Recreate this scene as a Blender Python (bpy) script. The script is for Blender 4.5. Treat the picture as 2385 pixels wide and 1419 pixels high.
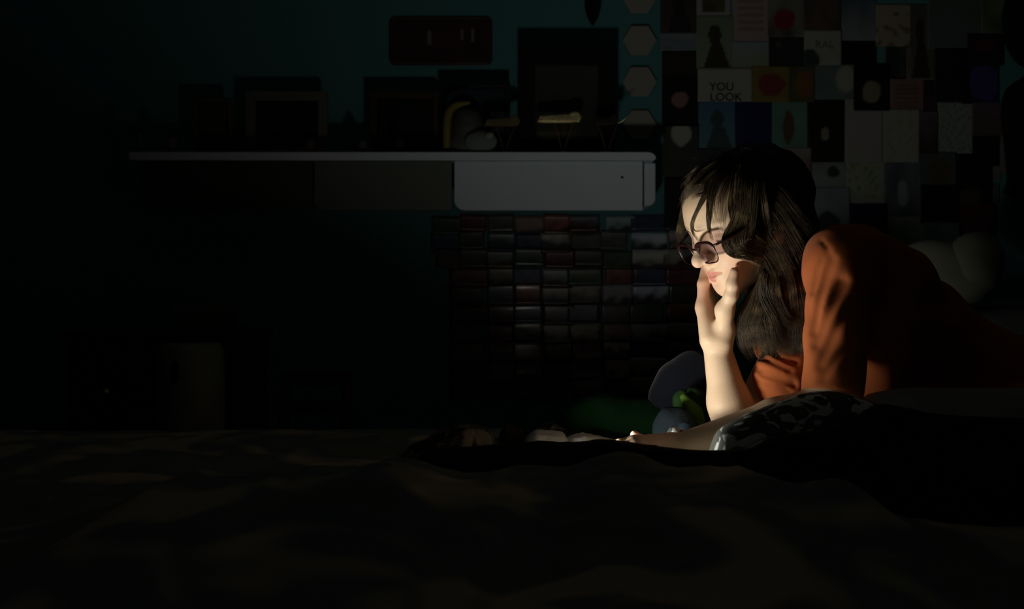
import bpy, bmesh, math, random
import numpy as np
from mathutils import Vector, Matrix

random.seed(7)
rng = np.random.default_rng(11)
sc = bpy.context.scene
for o in list(bpy.data.objects):
    bpy.data.objects.remove(o)

# ------------------------------------------------------------------ camera, world, light, exposure
CZ = 0.83            # camera height above the floor
FPX = 2400.0         # focal length in pixels of the 2385 px wide frame
cam_data = bpy.data.cameras.new('camera')
cam_data.sensor_width = 36.0
cam_data.lens = 36.0 * FPX / 2385.0
cam_data.clip_start = 0.02
cam_data.dof.use_dof = True
cam_data.dof.focus_distance = 1.70
cam_data.dof.aperture_fstop = 5.0
cam = bpy.data.objects.new('camera', cam_data)
cam.location = (0, 0, CZ)
cam.rotation_euler = (math.radians(90), 0, 0)
sc.collection.objects.link(cam)
sc.camera = cam

w = bpy.data.worlds.new('night'); sc.world = w
w.use_nodes = True
w.node_tree.nodes['Background'].inputs[0].default_value = (0.5, 0.7, 1.0, 1)
w.node_tree.nodes['Background'].inputs[1].default_value = 0.002
sc.view_settings.view_transform = 'Standard'
sc.view_settings.look = 'None'
sc.view_settings.gamma = 1.0
sc.view_settings.use_curve_mapping = False
sc.view_settings.exposure = 0.0
SCREEN_STRENGTH = 90.0


# ------------------------------------------------------------------ helpers
def P(px, py, Y):
    return np.array([(px - 1192.5) / FPX * Y, Y, CZ + (709.5 - py) / FPX * Y])


def proj(p):
    return 1192.5 + FPX * p[0] / p[1], 709.5 - FPX * (p[2] - CZ) / p[1]


def link(o, parent=None):
    sc.collection.objects.link(o)
    if parent is not None:
        o.parent = parent
        o.matrix_parent_inverse = Matrix.Translation(-Vector(parent.location)) if parent.parent is None else Matrix.Identity(4)
    return o


def tag(o, label=None, cat=None, group=None, kind=None):
    if label: o['label'] = label
    if cat: o['category'] = cat
    if group: o['group'] = group
    if kind: o['kind'] = kind
    return o


def empty(name, loc, label, cat, group=None):
    o = bpy.data.objects.new(name, None)
    o.empty_display_size = 0.03
    o.location = loc
    sc.collection.objects.link(o)
    return tag(o, label, cat, group)


def mesh_np(name, v, f, mat=None, parent=None, smooth=False, col=None):
    """v (n,3) array, f (m,3|4) array or list of tuples"""
    me = bpy.data.meshes.new(name)
    v = np.asarray(v, dtype=np.float32)
    if isinstance(f, np.ndarray):
        k = f.shape[1]
        me.vertices.add(len(v)); me.vertices.foreach_set('co', v.ravel())
        me.loops.add(f.size); me.loops.foreach_set('vertex_index', f.astype(np.int32).ravel())
        me.polygons.add(len(f))
        me.polygons.foreach_set('loop_start', np.arange(0, f.size, k, dtype=np.int32))
        me.polygons.foreach_set('loop_total', np.full(len(f), k, dtype=np.int32))
        me.update(calc_edges=True)
    else:
        me.from_pydata([tuple(map(float, p)) for p in v], [], [tuple(q) for q in f])
    if smooth:
        me.polygons.foreach_set('use_smooth', np.ones(len(me.polygons), dtype=bool))
    if col is not None:
        a = me.color_attributes.new('Col', 'FLOAT_COLOR', 'POINT')
        c = np.ones((len(v), 4), dtype=np.float32); c[:, :3] = col
        a.data.foreach_set('color', c.ravel())
    if mat is not None:
        me.materials.append(mat)
    me.validate()
    return link(bpy.data.objects.new(name, me), parent)


def bm_obj(name, bm, mat=None, parent=None, smooth=False, bevel=0.0, seg=2):
    me = bpy.data.meshes.new(name)
    bm.normal_update(); bm.to_mesh(me); bm.free()
    if smooth:
        me.polygons.foreach_set('use_smooth', np.ones(len(me.polygons), dtype=bool))
    if mat is not None: me.materials.append(mat)
    o = link(bpy.data.objects.new(name, me), parent)
    if bevel:
        m = o.modifiers.new('bevel', 'BEVEL'); m.width = bevel; m.segments = seg; m.limit_method = 'ANGLE'
    return o


def box(name, a, b, mat, parent=None, bevel=0.0):
    bm = bmesh.new()
    a = np.minimum(a, b); b2 = np.maximum(a, b)
    bmesh.ops.create_cube(bm, size=1.0)
    for v in bm.verts:
        v.co = Vector([(a[i] + b2[i]) / 2 + v.co[i] * (b2[i] - a[i]) for i in range(3)])
    return bm_obj(name, bm, mat, parent, bevel=bevel)


def boxc(name, x0, y0, z0, x1, y1, z1, mat, parent=None, bevel=0.0):
    return box(name, np.array([min(x0, x1), min(y0, y1), min(z0, z1)]), np.array([max(x0, x1), max(y0, y1), max(z0, z1)]), mat, parent, bevel)


def prism(name, pts, y0, y1, mat, parent=None, bevel=0.0):
    """outline in x,z extruded from y0 to y1"""
    n = len(pts)
    v = [(x, y0, z) for x, z in pts] + [(x, y1, z) for x, z in pts]
    f = [tuple(range(n)), tuple(range(2 * n - 1, n - 1, -1))]
    for i in range(n):
        j = (i + 1) % n
        f.append((i, i + n, j + n, j))
    o = mesh_np(name, v, f, mat, parent)
    bm = bmesh.new(); bm.from_mesh(o.data); bmesh.ops.recalc_face_normals(bm, faces=bm.faces); bm.to_mesh(o.data); bm.free()
    if bevel:
        m = o.modifiers.new('bevel', 'BEVEL'); m.width = bevel; m.segments = 2; m.limit_method = 'ANGLE'
    return o


def rrect(x0, z0, x1, z1, r, n=6, corners=(1, 1, 1, 1)):
    pts = []
    for (cx, cz, a0, on) in ((x1 - r, z1 - r, 0, corners[0]), (x0 + r, z1 - r, 90, corners[1]),
                             (x0 + r, z0 + r, 180, corners[2]), (x1 - r, z0 + r, 270, corners[3])):
        if on:
            for i in range(n + 1):
                a = math.radians(a0 + 90 * i / n)
                pts.append((cx + r * math.cos(a), cz + r * math.sin(a)))
        else:
            a = math.radians(a0 + 45)
            pts.append((cx + r * math.copysign(1, math.cos(a)), cz + r * math.copysign(1, math.sin(a))))
    return pts


def catmull(pts, n):
    pts = np.asarray(pts, dtype=float)
    m = len(pts)
    ext = np.vstack([2 * pts[0] - pts[1], pts, 2 * pts[-1] - pts[-2]])
    t = np.linspace(0, m - 1 - 1e-6, n)
    i = np.floor(t).astype(int); u = (t - i)[:, None]
    p0, p1, p2, p3 = ext[i], ext[i + 1], ext[i + 2], ext[i + 3]
    return 0.5 * ((2 * p1) + (-p0 + p2) * u + (2 * p0 - 5 * p1 + 4 * p2 - p3) * u ** 2 + (-p0 + 3 * p1 - 3 * p2 + p3) * u ** 3)


def tubes(lines, radii, sides=5):
    """lines (S,N,3), radii (S,N) -> verts, quads of open tapered tubes, vectorised"""
    L = np.asarray(lines, dtype=float); R = np.asarray(radii, dtype=float)
    S, N, _ = L.shape
    T = np.gradient(L, axis=1); T /= np.linalg.norm(T, axis=2, keepdims=True) + 1e-12
    up = np.array([0.31, -0.55, 0.77]); A = np.cross(T, up); A /= np.linalg.norm(A, axis=2, keepdims=True) + 1e-12
    B = np.cross(T, A)
    ang = np.arange(sides) / sides * 2 * math.pi
    V = L[:, :, None, :] + R[:, :, None, None] * (np.cos(ang)[None, None, :, None] * A[:, :, None, :] + np.sin(ang)[None, None, :, None] * B[:, :, None, :])
    idx = np.arange(S * N * sides).reshape(S, N, sides)
    a = idx[:, :-1, :]; b = idx[:, 1:, :]
    F = np.stack([a, np.roll(a, -1, 2), np.roll(b, -1, 2), b], axis=-1).reshape(-1, 4)
    return V.reshape(-1, 3), F


def tube(name, pts, r, mat, parent=None, n=24, sides=8):
    c = catmull(pts, n) if len(pts) > 2 else np.linspace(pts[0], pts[1], n)
    rr = np.interp(np.linspace(0, 1, n), np.linspace(0, 1, len(r)), r) if hasattr(r, '__len__') else np.full(n, r)
    rr = rr.copy(); 
    v, f = tubes(c[None], rr[None], sides)
    f = [tuple(q) for q in f] + [tuple(range(sides))[::-1], tuple(range((n - 1) * sides, n * sides))]
    return mesh_np(name, v, f, mat, parent, smooth=True)


def heightfield(name, x0, x1, nx, y0, y1, ny, fz, mat, parent=None, thick=0.0):
    X, Y = np.meshgrid(np.linspace(x0, x1, nx), np.linspace(y0, y1, ny), indexing='ij')
    Z = fz(X, Y)
    v = np.stack([X, Y, Z], -1).reshape(-1, 3)
    idx = np.arange(nx * ny).reshape(nx, ny)
    f = np.stack([idx[:-1, :-1], idx[1:, :-1], idx[1:, 1:], idx[:-1, 1:]], -1).reshape(-1, 4)
    o = mesh_np(name, v, f, mat, parent, smooth=True)
    if thick:
        m = o.modifiers.new('solid', 'SOLIDIFY'); m.thickness = thick; m.offset = -1
    return o


def wavy(X, Y, seed, scale, n=7, ridged=False):
    r = np.random.default_rng(seed); out = 0 * X
    for i in range(n):
        a = r.uniform(0, 2 * math.pi); k = scale * r.uniform(0.5, 1.9); ph = r.uniform(0, 6.28)
        s = np.sin((X * math.cos(a) + Y * math.sin(a)) * k + ph + 1.3 * np.sin((X * math.sin(a) - Y * math.cos(a)) * k * 0.6 + ph * 2))
        out = out + ((1 - np.abs(s)) ** 2 if ridged else s) / n
    return out


# ------------------------------------------------------------------ materials
def mat(name, color, rough=0.6, spec=0.3, metal=0.0, noise=None, bump=None, sheen=0.0, sss=0.0, coat=0.0):
    m = bpy.data.materials.new(name); m.use_nodes = True
    nt = m.node_tree; b = nt.nodes['Principled BSDF']
    b.inputs['Base Color'].default_value = (*color, 1)
    b.inputs['Roughness'].default_value = rough
    b.inputs['Metallic'].default_value = metal
    b.inputs['Specular IOR Level'].default_value = spec
    if sheen: b.inputs['Sheen Weight'].default_value = sheen
    if coat: b.inputs['Coat Weight'].default_value = coat; b.inputs['Coat Roughness'].default_value = 0.12
    if sss:
        b.inputs['Subsurface Weight'].default_value = sss
        b.inputs['Subsurface Radius'].default_value = (1.0, 0.35, 0.18)
        b.inputs['Subsurface Scale'].default_value = 0.006
    tc = nt.nodes.new('ShaderNodeTexCoord')
    if noise:
        sc_, c2, lo, hi = noise
        n = nt.nodes.new('ShaderNodeTexNoise'); n.inputs['Scale'].default_value = sc_; n.inputs['Detail'].default_value = 4
        r = nt.nodes.new('ShaderNodeValToRGB')
        r.color_ramp.elements[0].position = lo; r.color_ramp.elements[1].position = hi
        r.color_ramp.elements[0].color = (*color, 1); r.color_ramp.elements[1].color = (*c2, 1)
        nt.links.new(tc.outputs['Object'], n.inputs['Vector'])
        nt.links.new(n.outputs['Fac'], r.inputs['Fac']); nt.links.new(r.outputs['Color'], b.inputs['Base Color'])
    if bump:
        s2, strength = bump
        n2 = nt.nodes.new('ShaderNodeTexNoise'); n2.inputs['Scale'].default_value = s2; n2.inputs['Detail'].default_value = 3
        bp = nt.nodes.new('ShaderNodeBump'); bp.inputs['Strength'].default_value = strength; bp.inputs['Distance'].default_value = 0.002
        nt.links.new(tc.outputs['Object'], n2.inputs['Vector'])
        nt.links.new(n2.outputs['Fac'], bp.inputs['Height']); nt.links.new(bp.outputs['Normal'], b.inputs['Normal'])
    return m


def attr_mat(name, rough=0.5, spec=0.3, sss=0.0, coat=0.0, bump=None):
    m = mat(name, (0.5, 0.5, 0.5), rough, spec, sss=sss, coat=coat, bump=bump)
    nt = m.node_tree; a = nt.nodes.new('ShaderNodeVertexColor'); a.layer_name = 'Col'
    nt.links.new(a.outputs['Color'], nt.nodes['Principled BSDF'].inputs['Base Color'])
    return m


M = {}
M['teal'] = mat('teal_wall_paint', (0.065, 0.215, 0.225), 0.75, 0.2, bump=(120, 0.25))
M['ceil'] = mat('ceiling_paint', (0.3, 0.3, 0.29), 0.9)
M['floor'] = mat('brown_floor', (0.12, 0.075, 0.05), 0.6, noise=(6, (0.08, 0.05, 0.03), 0.4, 0.7))
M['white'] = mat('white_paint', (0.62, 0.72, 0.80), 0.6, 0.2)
M['whited'] = mat('dimmed_white_panel', (0.13, 0.16, 0.135), 0.6)  # white panel with the fading light put into its colour
M['whitedd'] = mat('darkest_white_panel', (0.06, 0.06, 0.05), 0.6)  # same panel further left, its dimness painted darker still
M['black'] = mat('black_wood', (0.008, 0.008, 0.008), 0.6, 0.15)
M['dark'] = mat('dark_cloth', (0.012, 0.013, 0.012), 0.9, 0.1, bump=(200, 0.4))
M['skin'] = attr_mat('skin', 0.5, 0.3, sss=0.12, bump=(350, 0.12))
M['shirt'] = mat('rust_orange_cotton', (0.47, 0.135, 0.045), 0.9, 0.1, sheen=0.05, noise=(25, (0.41, 0.115, 0.036), 0.4, 0.7), bump=(1400, 0.12))
M['undershirt'] = mat('white_undershirt', (0.7, 0.7, 0.68), 0.9)
M['hair'] = mat('brown_hair', (0.060, 0.043, 0.022), 0.48, 0.35, noise=(40, (0.24, 0.185, 0.095), 0.48, 0.72))
M['trousers'] = mat('dark_trousers', (0.02, 0.02, 0.025), 0.9)
M['sheet'] = mat('white_sheet', (0.80, 0.84, 0.81), 0.85, 0.1, bump=(60, 0.5))
M['frame_red'] = mat('dark_red_glasses', (0.022, 0.006, 0.006), 0.25, 0.5)
M['brass'] = mat('brass', (0.80, 0.72, 0.38), 0.42, 0.5, metal=1.0, bump=(300, 0.6))
M['hex'] = mat('pale_beige_tile', (0.27, 0.28, 0.25), 0.5, 0.3)
M['print'] = attr_mat('printed_paper', 0.5, 0.3)
M['gloss'] = attr_mat('glossy_photo', 0.32, 0.5, coat=0.25)
M['paper'] = mat('paper_edge', (0.6, 0.6, 0.55), 0.8)
M['ink'] = mat('black_ink', (0.015, 0.02, 0.02), 0.6)
M['phone'] = mat('phone_body', (0.01, 0.01, 0.012), 0.3, 0.5)


def emis(name, color, strength):
    m = bpy.data.materials.new(name); m.use_nodes = True; nt = m.node_tree
    nt.nodes.remove(nt.nodes['Principled BSDF'])
    e = nt.nodes.new('ShaderNodeEmission'); e.inputs[0].default_value = (*color, 1); e.inputs[1].default_value = strength
    nt.links.new(e.outputs[0], nt.nodes['Material Output'].inputs[0])
    return m


M['screen'] = emis('lit_screen', (1.0, 0.93, 0.82), SCREEN_STRENGTH)

# lens: thin clear plastic
m = bpy.data.materials.new('clear_lens'); m.use_nodes = True; nt = m.node_tree
nt.nodes.remove(nt.nodes['Principled BSDF'])
tr = nt.nodes.new('ShaderNodeBsdfTransparent'); tr.inputs[0].default_value = (0.88, 0.84, 0.88, 1)
gl = nt.nodes.new('ShaderNodeBsdfGlossy'); gl.inputs['Roughness'].default_value = 0.08; gl.inputs[0].default_value = (0.9, 0.85, 1.0, 1)
mx = nt.nodes.new('ShaderNodeMixShader')
mx.inputs[0].default_value = 0.10; nt.links.new(tr.outputs[0], mx.inputs[1]); nt.links.new(gl.outputs[0], mx.inputs[2])
nt.links.new(mx.outputs[0], nt.nodes['Material Output'].inputs[0])
M['lens'] = m


def pattern_mat(name, base, fig, scale, lo, hi, distort=1.5, rough=0.9, extra=None):
    m = mat(name, base, rough, 0.1)
    nt = m.node_tree; b = nt.nodes['Principled BSDF']
    tc = nt.nodes.new('ShaderNodeTexCoord')
    n = nt.nodes.new('ShaderNodeTexNoise'); n.inputs['Scale'].default_value = scale; n.inputs['Detail'].default_value = 1.2
    n.inputs['Distortion'].default_value = distort
    r = nt.nodes.new('ShaderNodeValToRGB'); e = r.color_ramp.elements
    e[0].position = lo; e[0].color = (*base, 1); e[1].position = hi; e[1].color = (*fig, 1)
    if extra:
        el = e.new(extra[0]); el.color = (*extra[1], 1)
    nt.links.new(tc.outputs['Object'], n.inputs['Vector']); nt.links.new(n.outputs['Fac'], r.inputs['Fac'])
    nt.links.new(r.outputs['Color'], b.inputs['Base Color'])
    return m


M['floral'] = pattern_mat('white_floral_on_charcoal', (0.11, 0.12, 0.105), (0.80, 0.86, 0.84), 24, 0.50, 0.53, 2.2, extra=(0.485, (0.10, 0.11, 0.10)))
M['quilt'] = pattern_mat('muted_patchwork_quilt', (0.20, 0.23, 0.19), (0.52, 0.45, 0.34), 5.5, 0.40, 0.62, 1.0, extra=(0.5, (0.14, 0.20, 0.20)))
M['striped'] = pattern_mat('brown_grey_cloth', (0.03, 0.03, 0.025), (0.16, 0.15, 0.12), 30, 0.5, 0.56, 0.8)

# ------------------------------------------------------------------ room
WY = 3.0


def struct(o):
    o['kind'] = 'structure'; return o


struct(boxc('wall_back', -2.8, WY, 0, 2.8, WY + 0.1, 2.5, M['teal']))
struct(boxc('wall_left', -2.9, -1.3, 0, -2.8, WY + 0.1, 2.5, M['teal']))
struct(boxc('wall_right', 2.8, -1.3, 0, 2.9, WY + 0.1, 2.5, M['teal']))
struct(boxc('wall_front', -2.9, -1.4, 0, 2.9, -1.3, 2.5, M['teal']))
struct(boxc('floor', -2.9, -1.4, -0.1, 2.9, WY + 0.1, 0, M['floor']))
struct(boxc('ceiling', -2.9, -1.4, 2.5, 2.9, WY + 0.1, 2.6, M['ceil']))
struct(boxc('baseboard_back', -2.8, WY - 0.015, 0, 2.8, WY, 0.1, M['white']))

# ------------------------------------------------------------------ bed
BZ = CZ - 0.285
bed = empty('bed', (0.45, 1.3, 0), 'wide bed under a muted quilt, the person lying across it', 'bed')
boxc('mattress', -1.15, 0.62, 0.28, 2.15, 2.08, BZ - 0.012, M['sheet'], bed, bevel=0.05)
boxc('bed_base', -1.13, 0.64, 0.06, 2.13, 2.06, 0.279, M['black'], bed, bevel=0.01)
for lx in (-1.05, 2.05):
    for ly in (0.72, 1.98):
        boxc('leg', lx - 0.03, ly - 0.03, 0, lx + 0.03, ly + 0.03, 0.06, M['black'], bed)


def sstep(a, b, x):
    t = np.clip((x - a) / (b - a), 0, 1); return t * t * (3 - 2 * t)


def quilt_z(X, Y):
    z = BZ + 0.004 + 0.010 * (1 + wavy(X, Y, 3, 9)) + 0.013 * wavy(X, Y, 5, 16, ridged=True)
    # the near part of the quilt is pushed up into a bank of folds
    bank = 0.068 * np.exp(-np.clip((np.abs(X + 0.02) - 0.30) / 0.16, 0, 9) ** 2) * np.exp(-np.clip((Y - 1.25) / 0.075, 0, 9) ** 2) * np.exp(-np.clip((1.22 - Y) / 0.28, 0, 9) ** 2)
    z = z + bank * (1 + 0.10 * np.sin(X * 21 + 4 * Y) + 0.07 * np.sin(X * 47 - 9 * Y)) + bank * 0.16 * wavy(X, Y, 77, 30, ridged=True)
    z = z + 0.008 * np.exp(-((X - 0.20) / 0.16) ** 2 - ((Y - 1.24) / 0.06) ** 2)
    z = z + 0.008 * np.exp(-((X - 0.12) / 0.05) ** 2 - ((Y - 1.30) / 0.04) ** 2) * (1 + 0.4 * np.sin(X * 90))
    z = z + 0.022 * np.exp(-((X - 0.37) / 0.05) ** 2 - ((Y - 1.16) / 0.05) ** 2)
    z = z + 0.018 * sstep(1.6, 2.0, Y) * (X < 0.02)
    # edges hang over the mattress
    z = z - 0.30 * (sstep(0.66, 0.56, Y)) - 0.30 * sstep(2.05, 2.13, Y) - 0.3 * sstep(-1.12, -1.20, X) - 0.3 * sstep(2.12, 2.2, X)
    return z


q = heightfield('quilt', -1.22, 2.22, 420, 0.55, 2.14, 260, quilt_z, M['quilt'])
tag(q, 'muted green and brown patterned quilt spread over the bed in the foreground', 'quilt')


# crest(px) of the dark blanket
def ridge_obj(name, pts, Yc, front, back, mt, label, cat, sub=220, rows=46, wr=0.004, seed=1, low=0.0, scale=30):
    """a bunched cloth: crest follows world points; falls away to the bed in front of and behind it"""
    pts = np.array(pts, float)
    px = np.linspace(pts[0, 0], pts[-1, 0], sub)
    c = catmull(pts, sub * 3)
    py = np.interp(px, c[:, 0], c[:, 1])
    Yc_ = Yc if not hasattr(Yc, '__len__') else np.interp(px, [p[0] for p in Yc], [p[1] for p in Yc])
    X = (px - 1192.5) / FPX * Yc_
    Z = CZ + (709.5 - py) / FPX * Yc_
    v = np.linspace(-1, 1, rows)
    VV, XX = np.meshgrid(v, X, indexing='xy')
    ZZ = np.repeat(Z[:, None], rows, 1)
    YC = np.repeat((Yc_ + 0 * px)[:, None], rows, 1)
    dy = np.where(VV < 0, VV * front, VV * back)
    prof = np.sqrt(np.clip(1 - np.abs(VV) ** 2.2, 0, 1))
    base = BZ - 0.01 - low
    zz = base + (ZZ - base) * prof
    yy = YC + dy
    n = wavy(XX, yy, seed, scale) * wr + wavy(XX, yy, seed + 9, scale * 2.2, ridged=True) * wr
    edge = np.clip(1 - np.abs(VV) ** 8, 0, 1)
    zz = zz + n * edge * np.clip(np.abs(VV) * 3 - 0.15, 0, 1)
    yy = yy + 2.2 * wr * wavy(XX, zz, seed + 5, scale * 1.4) * np.clip(np.abs(VV) * 3 - 0.15, 0, 1)
    # close the ends
    e = np.minimum(np.arange(sub), np.arange(sub)[::-1])[:, None] / 14.0
    ef = np.sqrt(np.clip(1 - (1 - np.clip(e, 0, 1)) ** 2, 0, 1))
    zz = base + (zz - base) * ef
    verts = np.stack([XX, yy, zz], -1).reshape(-1, 3)
    idx = np.arange(sub * rows).reshape(sub, rows)
    f = np.stack([idx[:-1, :-1], idx[1:, :-1], idx[1:, 1:], idx[:-1, 1:]], -1).reshape(-1, 4)
    o = mesh_np(name, verts, f, mt, None, smooth=True)
    return tag(o, label, cat)


ridge_obj('throw_blanket', [(930, 1052), (1010, 1046), (1100, 1040), (1200, 1031), (1240, 1030), (1320, 1031), (1400, 1025), (1450, 1028), (1500, 1035),
                            (1560, 1043), (1640, 1049), (1725, 1046), (1780, 1022), (1860, 1008), (1940, 994), (2000, 966), (2050, 942), (2120, 952), (2200, 966), (2400, 975), (2800, 990), (3300, 1000)],
          [(930, 1.42), (1500, 1.41), (1640, 1.335), (1750, 1.29), (3300, 1.29)], 0.07, 0.035, M['dark'],
          'near-black throw blanket bunched in a long ridge across the bed, in front of the arm', 'blanket', sub=420, wr=0.009, seed=4)
ridge_obj('patterned_pillow', [(1640, 1056), (1650, 1025), (1680, 998), (1720, 975), (1760, 957), (1820, 934), (1880, 915), (1940, 912), (2000, 925), (2060, 945), (2200, 975), (2300, 990)],
          1.40, 0.09, 0.045, M['floral'], 'charcoal pillow with white floral print propped in front of the forearm', 'pillow', sub=260, wr=0.003, seed=8)
ridge_obj('white_sheet', [(1205, 1050), (1240, 1008), (1275, 1003), (1310, 1008), (1322, 1022), (1335, 1014), (1365, 1011), (1400, 1018), (1440, 1027), (1500, 1040), (1560, 1060)],
          1.86, 0.09, 0.06, M['sheet'], 'crumpled white sheet catching the screen light beside the hand', 'sheet', sub=200, wr=0.005, seed=12, scale=70)
ridge_obj('floral_cloth', [(1150, 1040), (1175, 992), (1200, 996), (1230, 1010), (1250, 996), (1280, 985), (1300, 992), (1320, 1004), (1350, 1030)],
          1.93, 0.06, 0.06, M['striped'], 'grey floral cloth crumpled behind the white sheet', 'cloth', sub=140, wr=0.007, seed=21, scale=60)
ridge_obj('striped_cloth', [(930, 1052), (980, 1030), (1030, 1006), (1080, 994), (1120, 998), (1145, 1012), (1165, 1046)],
          1.82, 0.08, 0.12, M['striped'], 'dark ribbed cloth bunched on the bed, leftmost of the crumpled cloths', 'cloth', sub=120, wr=0.006, seed=27, scale=50)
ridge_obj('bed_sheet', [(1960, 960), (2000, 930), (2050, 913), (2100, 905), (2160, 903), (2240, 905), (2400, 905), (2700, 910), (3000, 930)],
          1.58, 0.09, 0.07, mat('dimmed_white_sheet', (0.36, 0.38, 0.37), 0.9, 0.1), 'bunched white sheet lying under the orange shirt', 'sheet', sub=200, wr=0.006, seed=33, scale=30)  # white sheet darkened so less light bounces onto the shirt
ridge_obj('patterned_cushion', [(1545, 1030), (1556, 1004), (1570, 995), (1590, 1000), (1604, 1012), (1620, 1030)],
          1.66, 0.05, 0.06, pattern_mat('white_with_grey_marks', (0.45, 0.48, 0.46), (0.05, 0.06, 0.06), 34, 0.55, 0.58, 1.0),
          'small white cushion corner with grey printed ring, behind the forearm', 'cushion', sub=60, wr=0.002, seed=41)

# ------------------------------------------------------------------ SDF tools
def smin(a, b, k):
    h = np.maximum(k - np.abs(a - b), 0) / k
    return np.minimum(a, b) - h * h * k * 0.25


def smax(a, b, k):
    return -smin(-a, -b, k)


def ell(p, c, r):
    q = [(p[i] - c[i]) for i in range(3)]
    k0 = np.sqrt(sum((q[i] / r[i]) ** 2 for i in range(3)))
    k1 = np.sqrt(sum((q[i] / r[i] ** 2) ** 2 for i in range(3))) + 1e-9
    return k0 * (k0 - 1) / k1


def sph(p, c, r):
    return np.sqrt((p[0] - c[0]) ** 2 + (p[1] - c[1]) ** 2 + (p[2] - c[2]) ** 2) - r


def cone(p, a, b, ra, rb):
    a = np.asarray(a, float); b = np.asarray(b, float); ab = b - a; L2 = float(ab @ ab) + 1e-12
    t = ((p[0] - a[0]) * ab[0] + (p[1] - a[1]) * ab[1] + (p[2] - a[2]) * ab[2]) / L2
    t = np.clip(t, 0, 1)
    d = np.sqrt((p[0] - a[0] - t * ab[0]) ** 2 + (p[1] - a[1] - t * ab[1]) ** 2 + (p[2] - a[2] - t * ab[2]) ** 2)
    return d - (ra + (rb - ra) * t)


class Grid:
    def __init__(s, xs, ys, zs):
        s.x, s.y, s.z = [np.asarray(a, np.float32) for a in (xs, ys, zs)]
        s.f = np.full((len(s.x), len(s.y), len(s.z)), 0.5, np.float32)

    def sub(s, lo, hi):
        sl = []
        for ax, a, b in zip((s.x, s.y, s.z), lo, hi):
            i = max(int(np.searchsorted(ax, a)) - 1, 0); j = min(int(np.searchsorted(ax, b)) + 1, len(ax))
            sl.append(slice(i, j))
        p = np.meshgrid(s.x[sl[0]], s.y[sl[1]], s.z[sl[2]], indexing='ij', sparse=True)
        return tuple(sl), p

    def add(s, fn, lo, hi, k, mode='u'):
        sl, p = s.sub(lo, hi)
        if any(q.stop - q.start <= 1 for q in sl): return
        d = fn(p).astype(np.float32)
        cur = s.f[sl]
        if mode == 'u': s.f[sl] = smin(cur, d, k)
        elif mode == 'cut': s.f[sl] = smax(cur, -d, k)
        elif mode == 'disp': s.f[sl] = cur + d

    def cone(s, a, b, ra, rb, k=0.01, mode='u'):
        a = np.asarray(a, float); b = np.asarray(b, float); m = max(ra, rb) + k + 0.02
        s.add(lambda p: cone(p, a, b, ra, rb), np.minimum(a, b) - m, np.maximum(a, b) + m, k, mode)

    def crease(s, pts, w, amp):
        pts = [np.asarray(q, float) for q in pts]
        P_ = np.array(pts); m = w * 3.2

        def fn(p):
            d = None
            for a, b in zip(pts[:-1], pts[1:]):
                e = cone(p, a, b, 0, 0); d = e if d is None else np.minimum(d, e)
            return amp * np.exp(-(d / w) ** 2)
        s.add(fn, P_.min(0) - m, P_.max(0) + m, 0, 'disp')

    def mesh(s):
        f = s.f; ins = f < 0
        nx, ny, nz = f.shape
        c = [ins[i:nx - 1 + i, j:ny - 1 + j, k:nz - 1 + k] for i in (0, 1) for j in (0, 1) for k in (0, 1)]
        anyi = np.logical_or.reduce(c); alli = np.logical_and.reduce(c)
        act = anyi & ~alli
        I, J, K = np.nonzero(act)
        vid = np.full(act.shape, -1, np.int32); vid[I, J, K] = np.arange(len(I))
        pos = np.zeros((len(I), 3)); cnt = np.zeros(len(I))
        ax = (s.x, s.y, s.z)
        corners = [(i, j, k) for i in (0, 1) for j in (0, 1) for k in (0, 1)]
        for a in corners:
            for d in range(3):
                if a[d]: continue
                b = list(a); b[d] = 1
                fa = f[I + a[0], J + a[1], K + a[2]]; fb = f[I + b[0], J + b[1], K + b[2]]
                m_ = (fa < 0) != (fb < 0)
                t = np.where(m_, fa / np.where(m_, fa - fb, 1), 0)
                pa = np.stack([s.x[I + a[0]], s.y[J + a[1]], s.z[K + a[2]]], -1)
                pb = np.stack([s.x[I + b[0]], s.y[J + b[1]], s.z[K + b[2]]], -1)
                pos += np.where(m_[:, None], pa + (pb - pa) * t[:, None], 0); cnt += m_
        pos /= np.maximum(cnt, 1)[:, None]
        quads = []
        for d in range(3):
            lo = [slice(1, n - 1) for n in (nx, ny, nz)]; hi = [slice(1, n - 1) for n in (nx, ny, nz)]
            lo[d] = slice(0, (nx, ny, nz)[d] - 1); hi[d] = slice(1, (nx, ny, nz)[d])
            A = ins[tuple(lo)]; B = ins[tuple(hi)]
            X = np.nonzero(A != B)
            base = [X[i] + (0 if i == d else 1) for i in range(3)]
            u, w_ = (d + 1) % 3, (d + 2) % 3

            def cell(du, dw):
                q_ = [b.copy() for b in base]; q_[u] = q_[u] - du; q_[w_] = q_[w_] - dw
                return vid[q_[0], q_[1], q_[2]]
            Q = np.stack([cell(0, 0), cell(1, 0), cell(1, 1), cell(0, 1)], -1)
            flip = ~A[X]
            Q[flip] = Q[flip][:, ::-1]
            quads.append(Q)
        Q = np.concatenate(quads); Q = Q[(Q >= 0).all(1)]
        return pos, Q


# ------------------------------------------------------------------ head definition (local: f forward, s towards the camera side, u up)
yaw, pitch = math.radians(23), math.radians(24)
HS = 1.05
Fh = np.array([-math.cos(yaw), -math.sin(yaw), 0]); ZU = np.array([0, 0, 1.0])
HF = Fh * math.cos(pitch) - ZU * math.sin(pitch)
HU = ZU * math.cos(pitch) + Fh * math.sin(pitch)
HSd = np.array([math.sin(yaw), -math.cos(yaw), 0])
HO = P(1727, 496, 1.75)


def H(f, s_, u):
    return HO + HS * (f * HF + s_ * HSd + u * HU)


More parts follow.
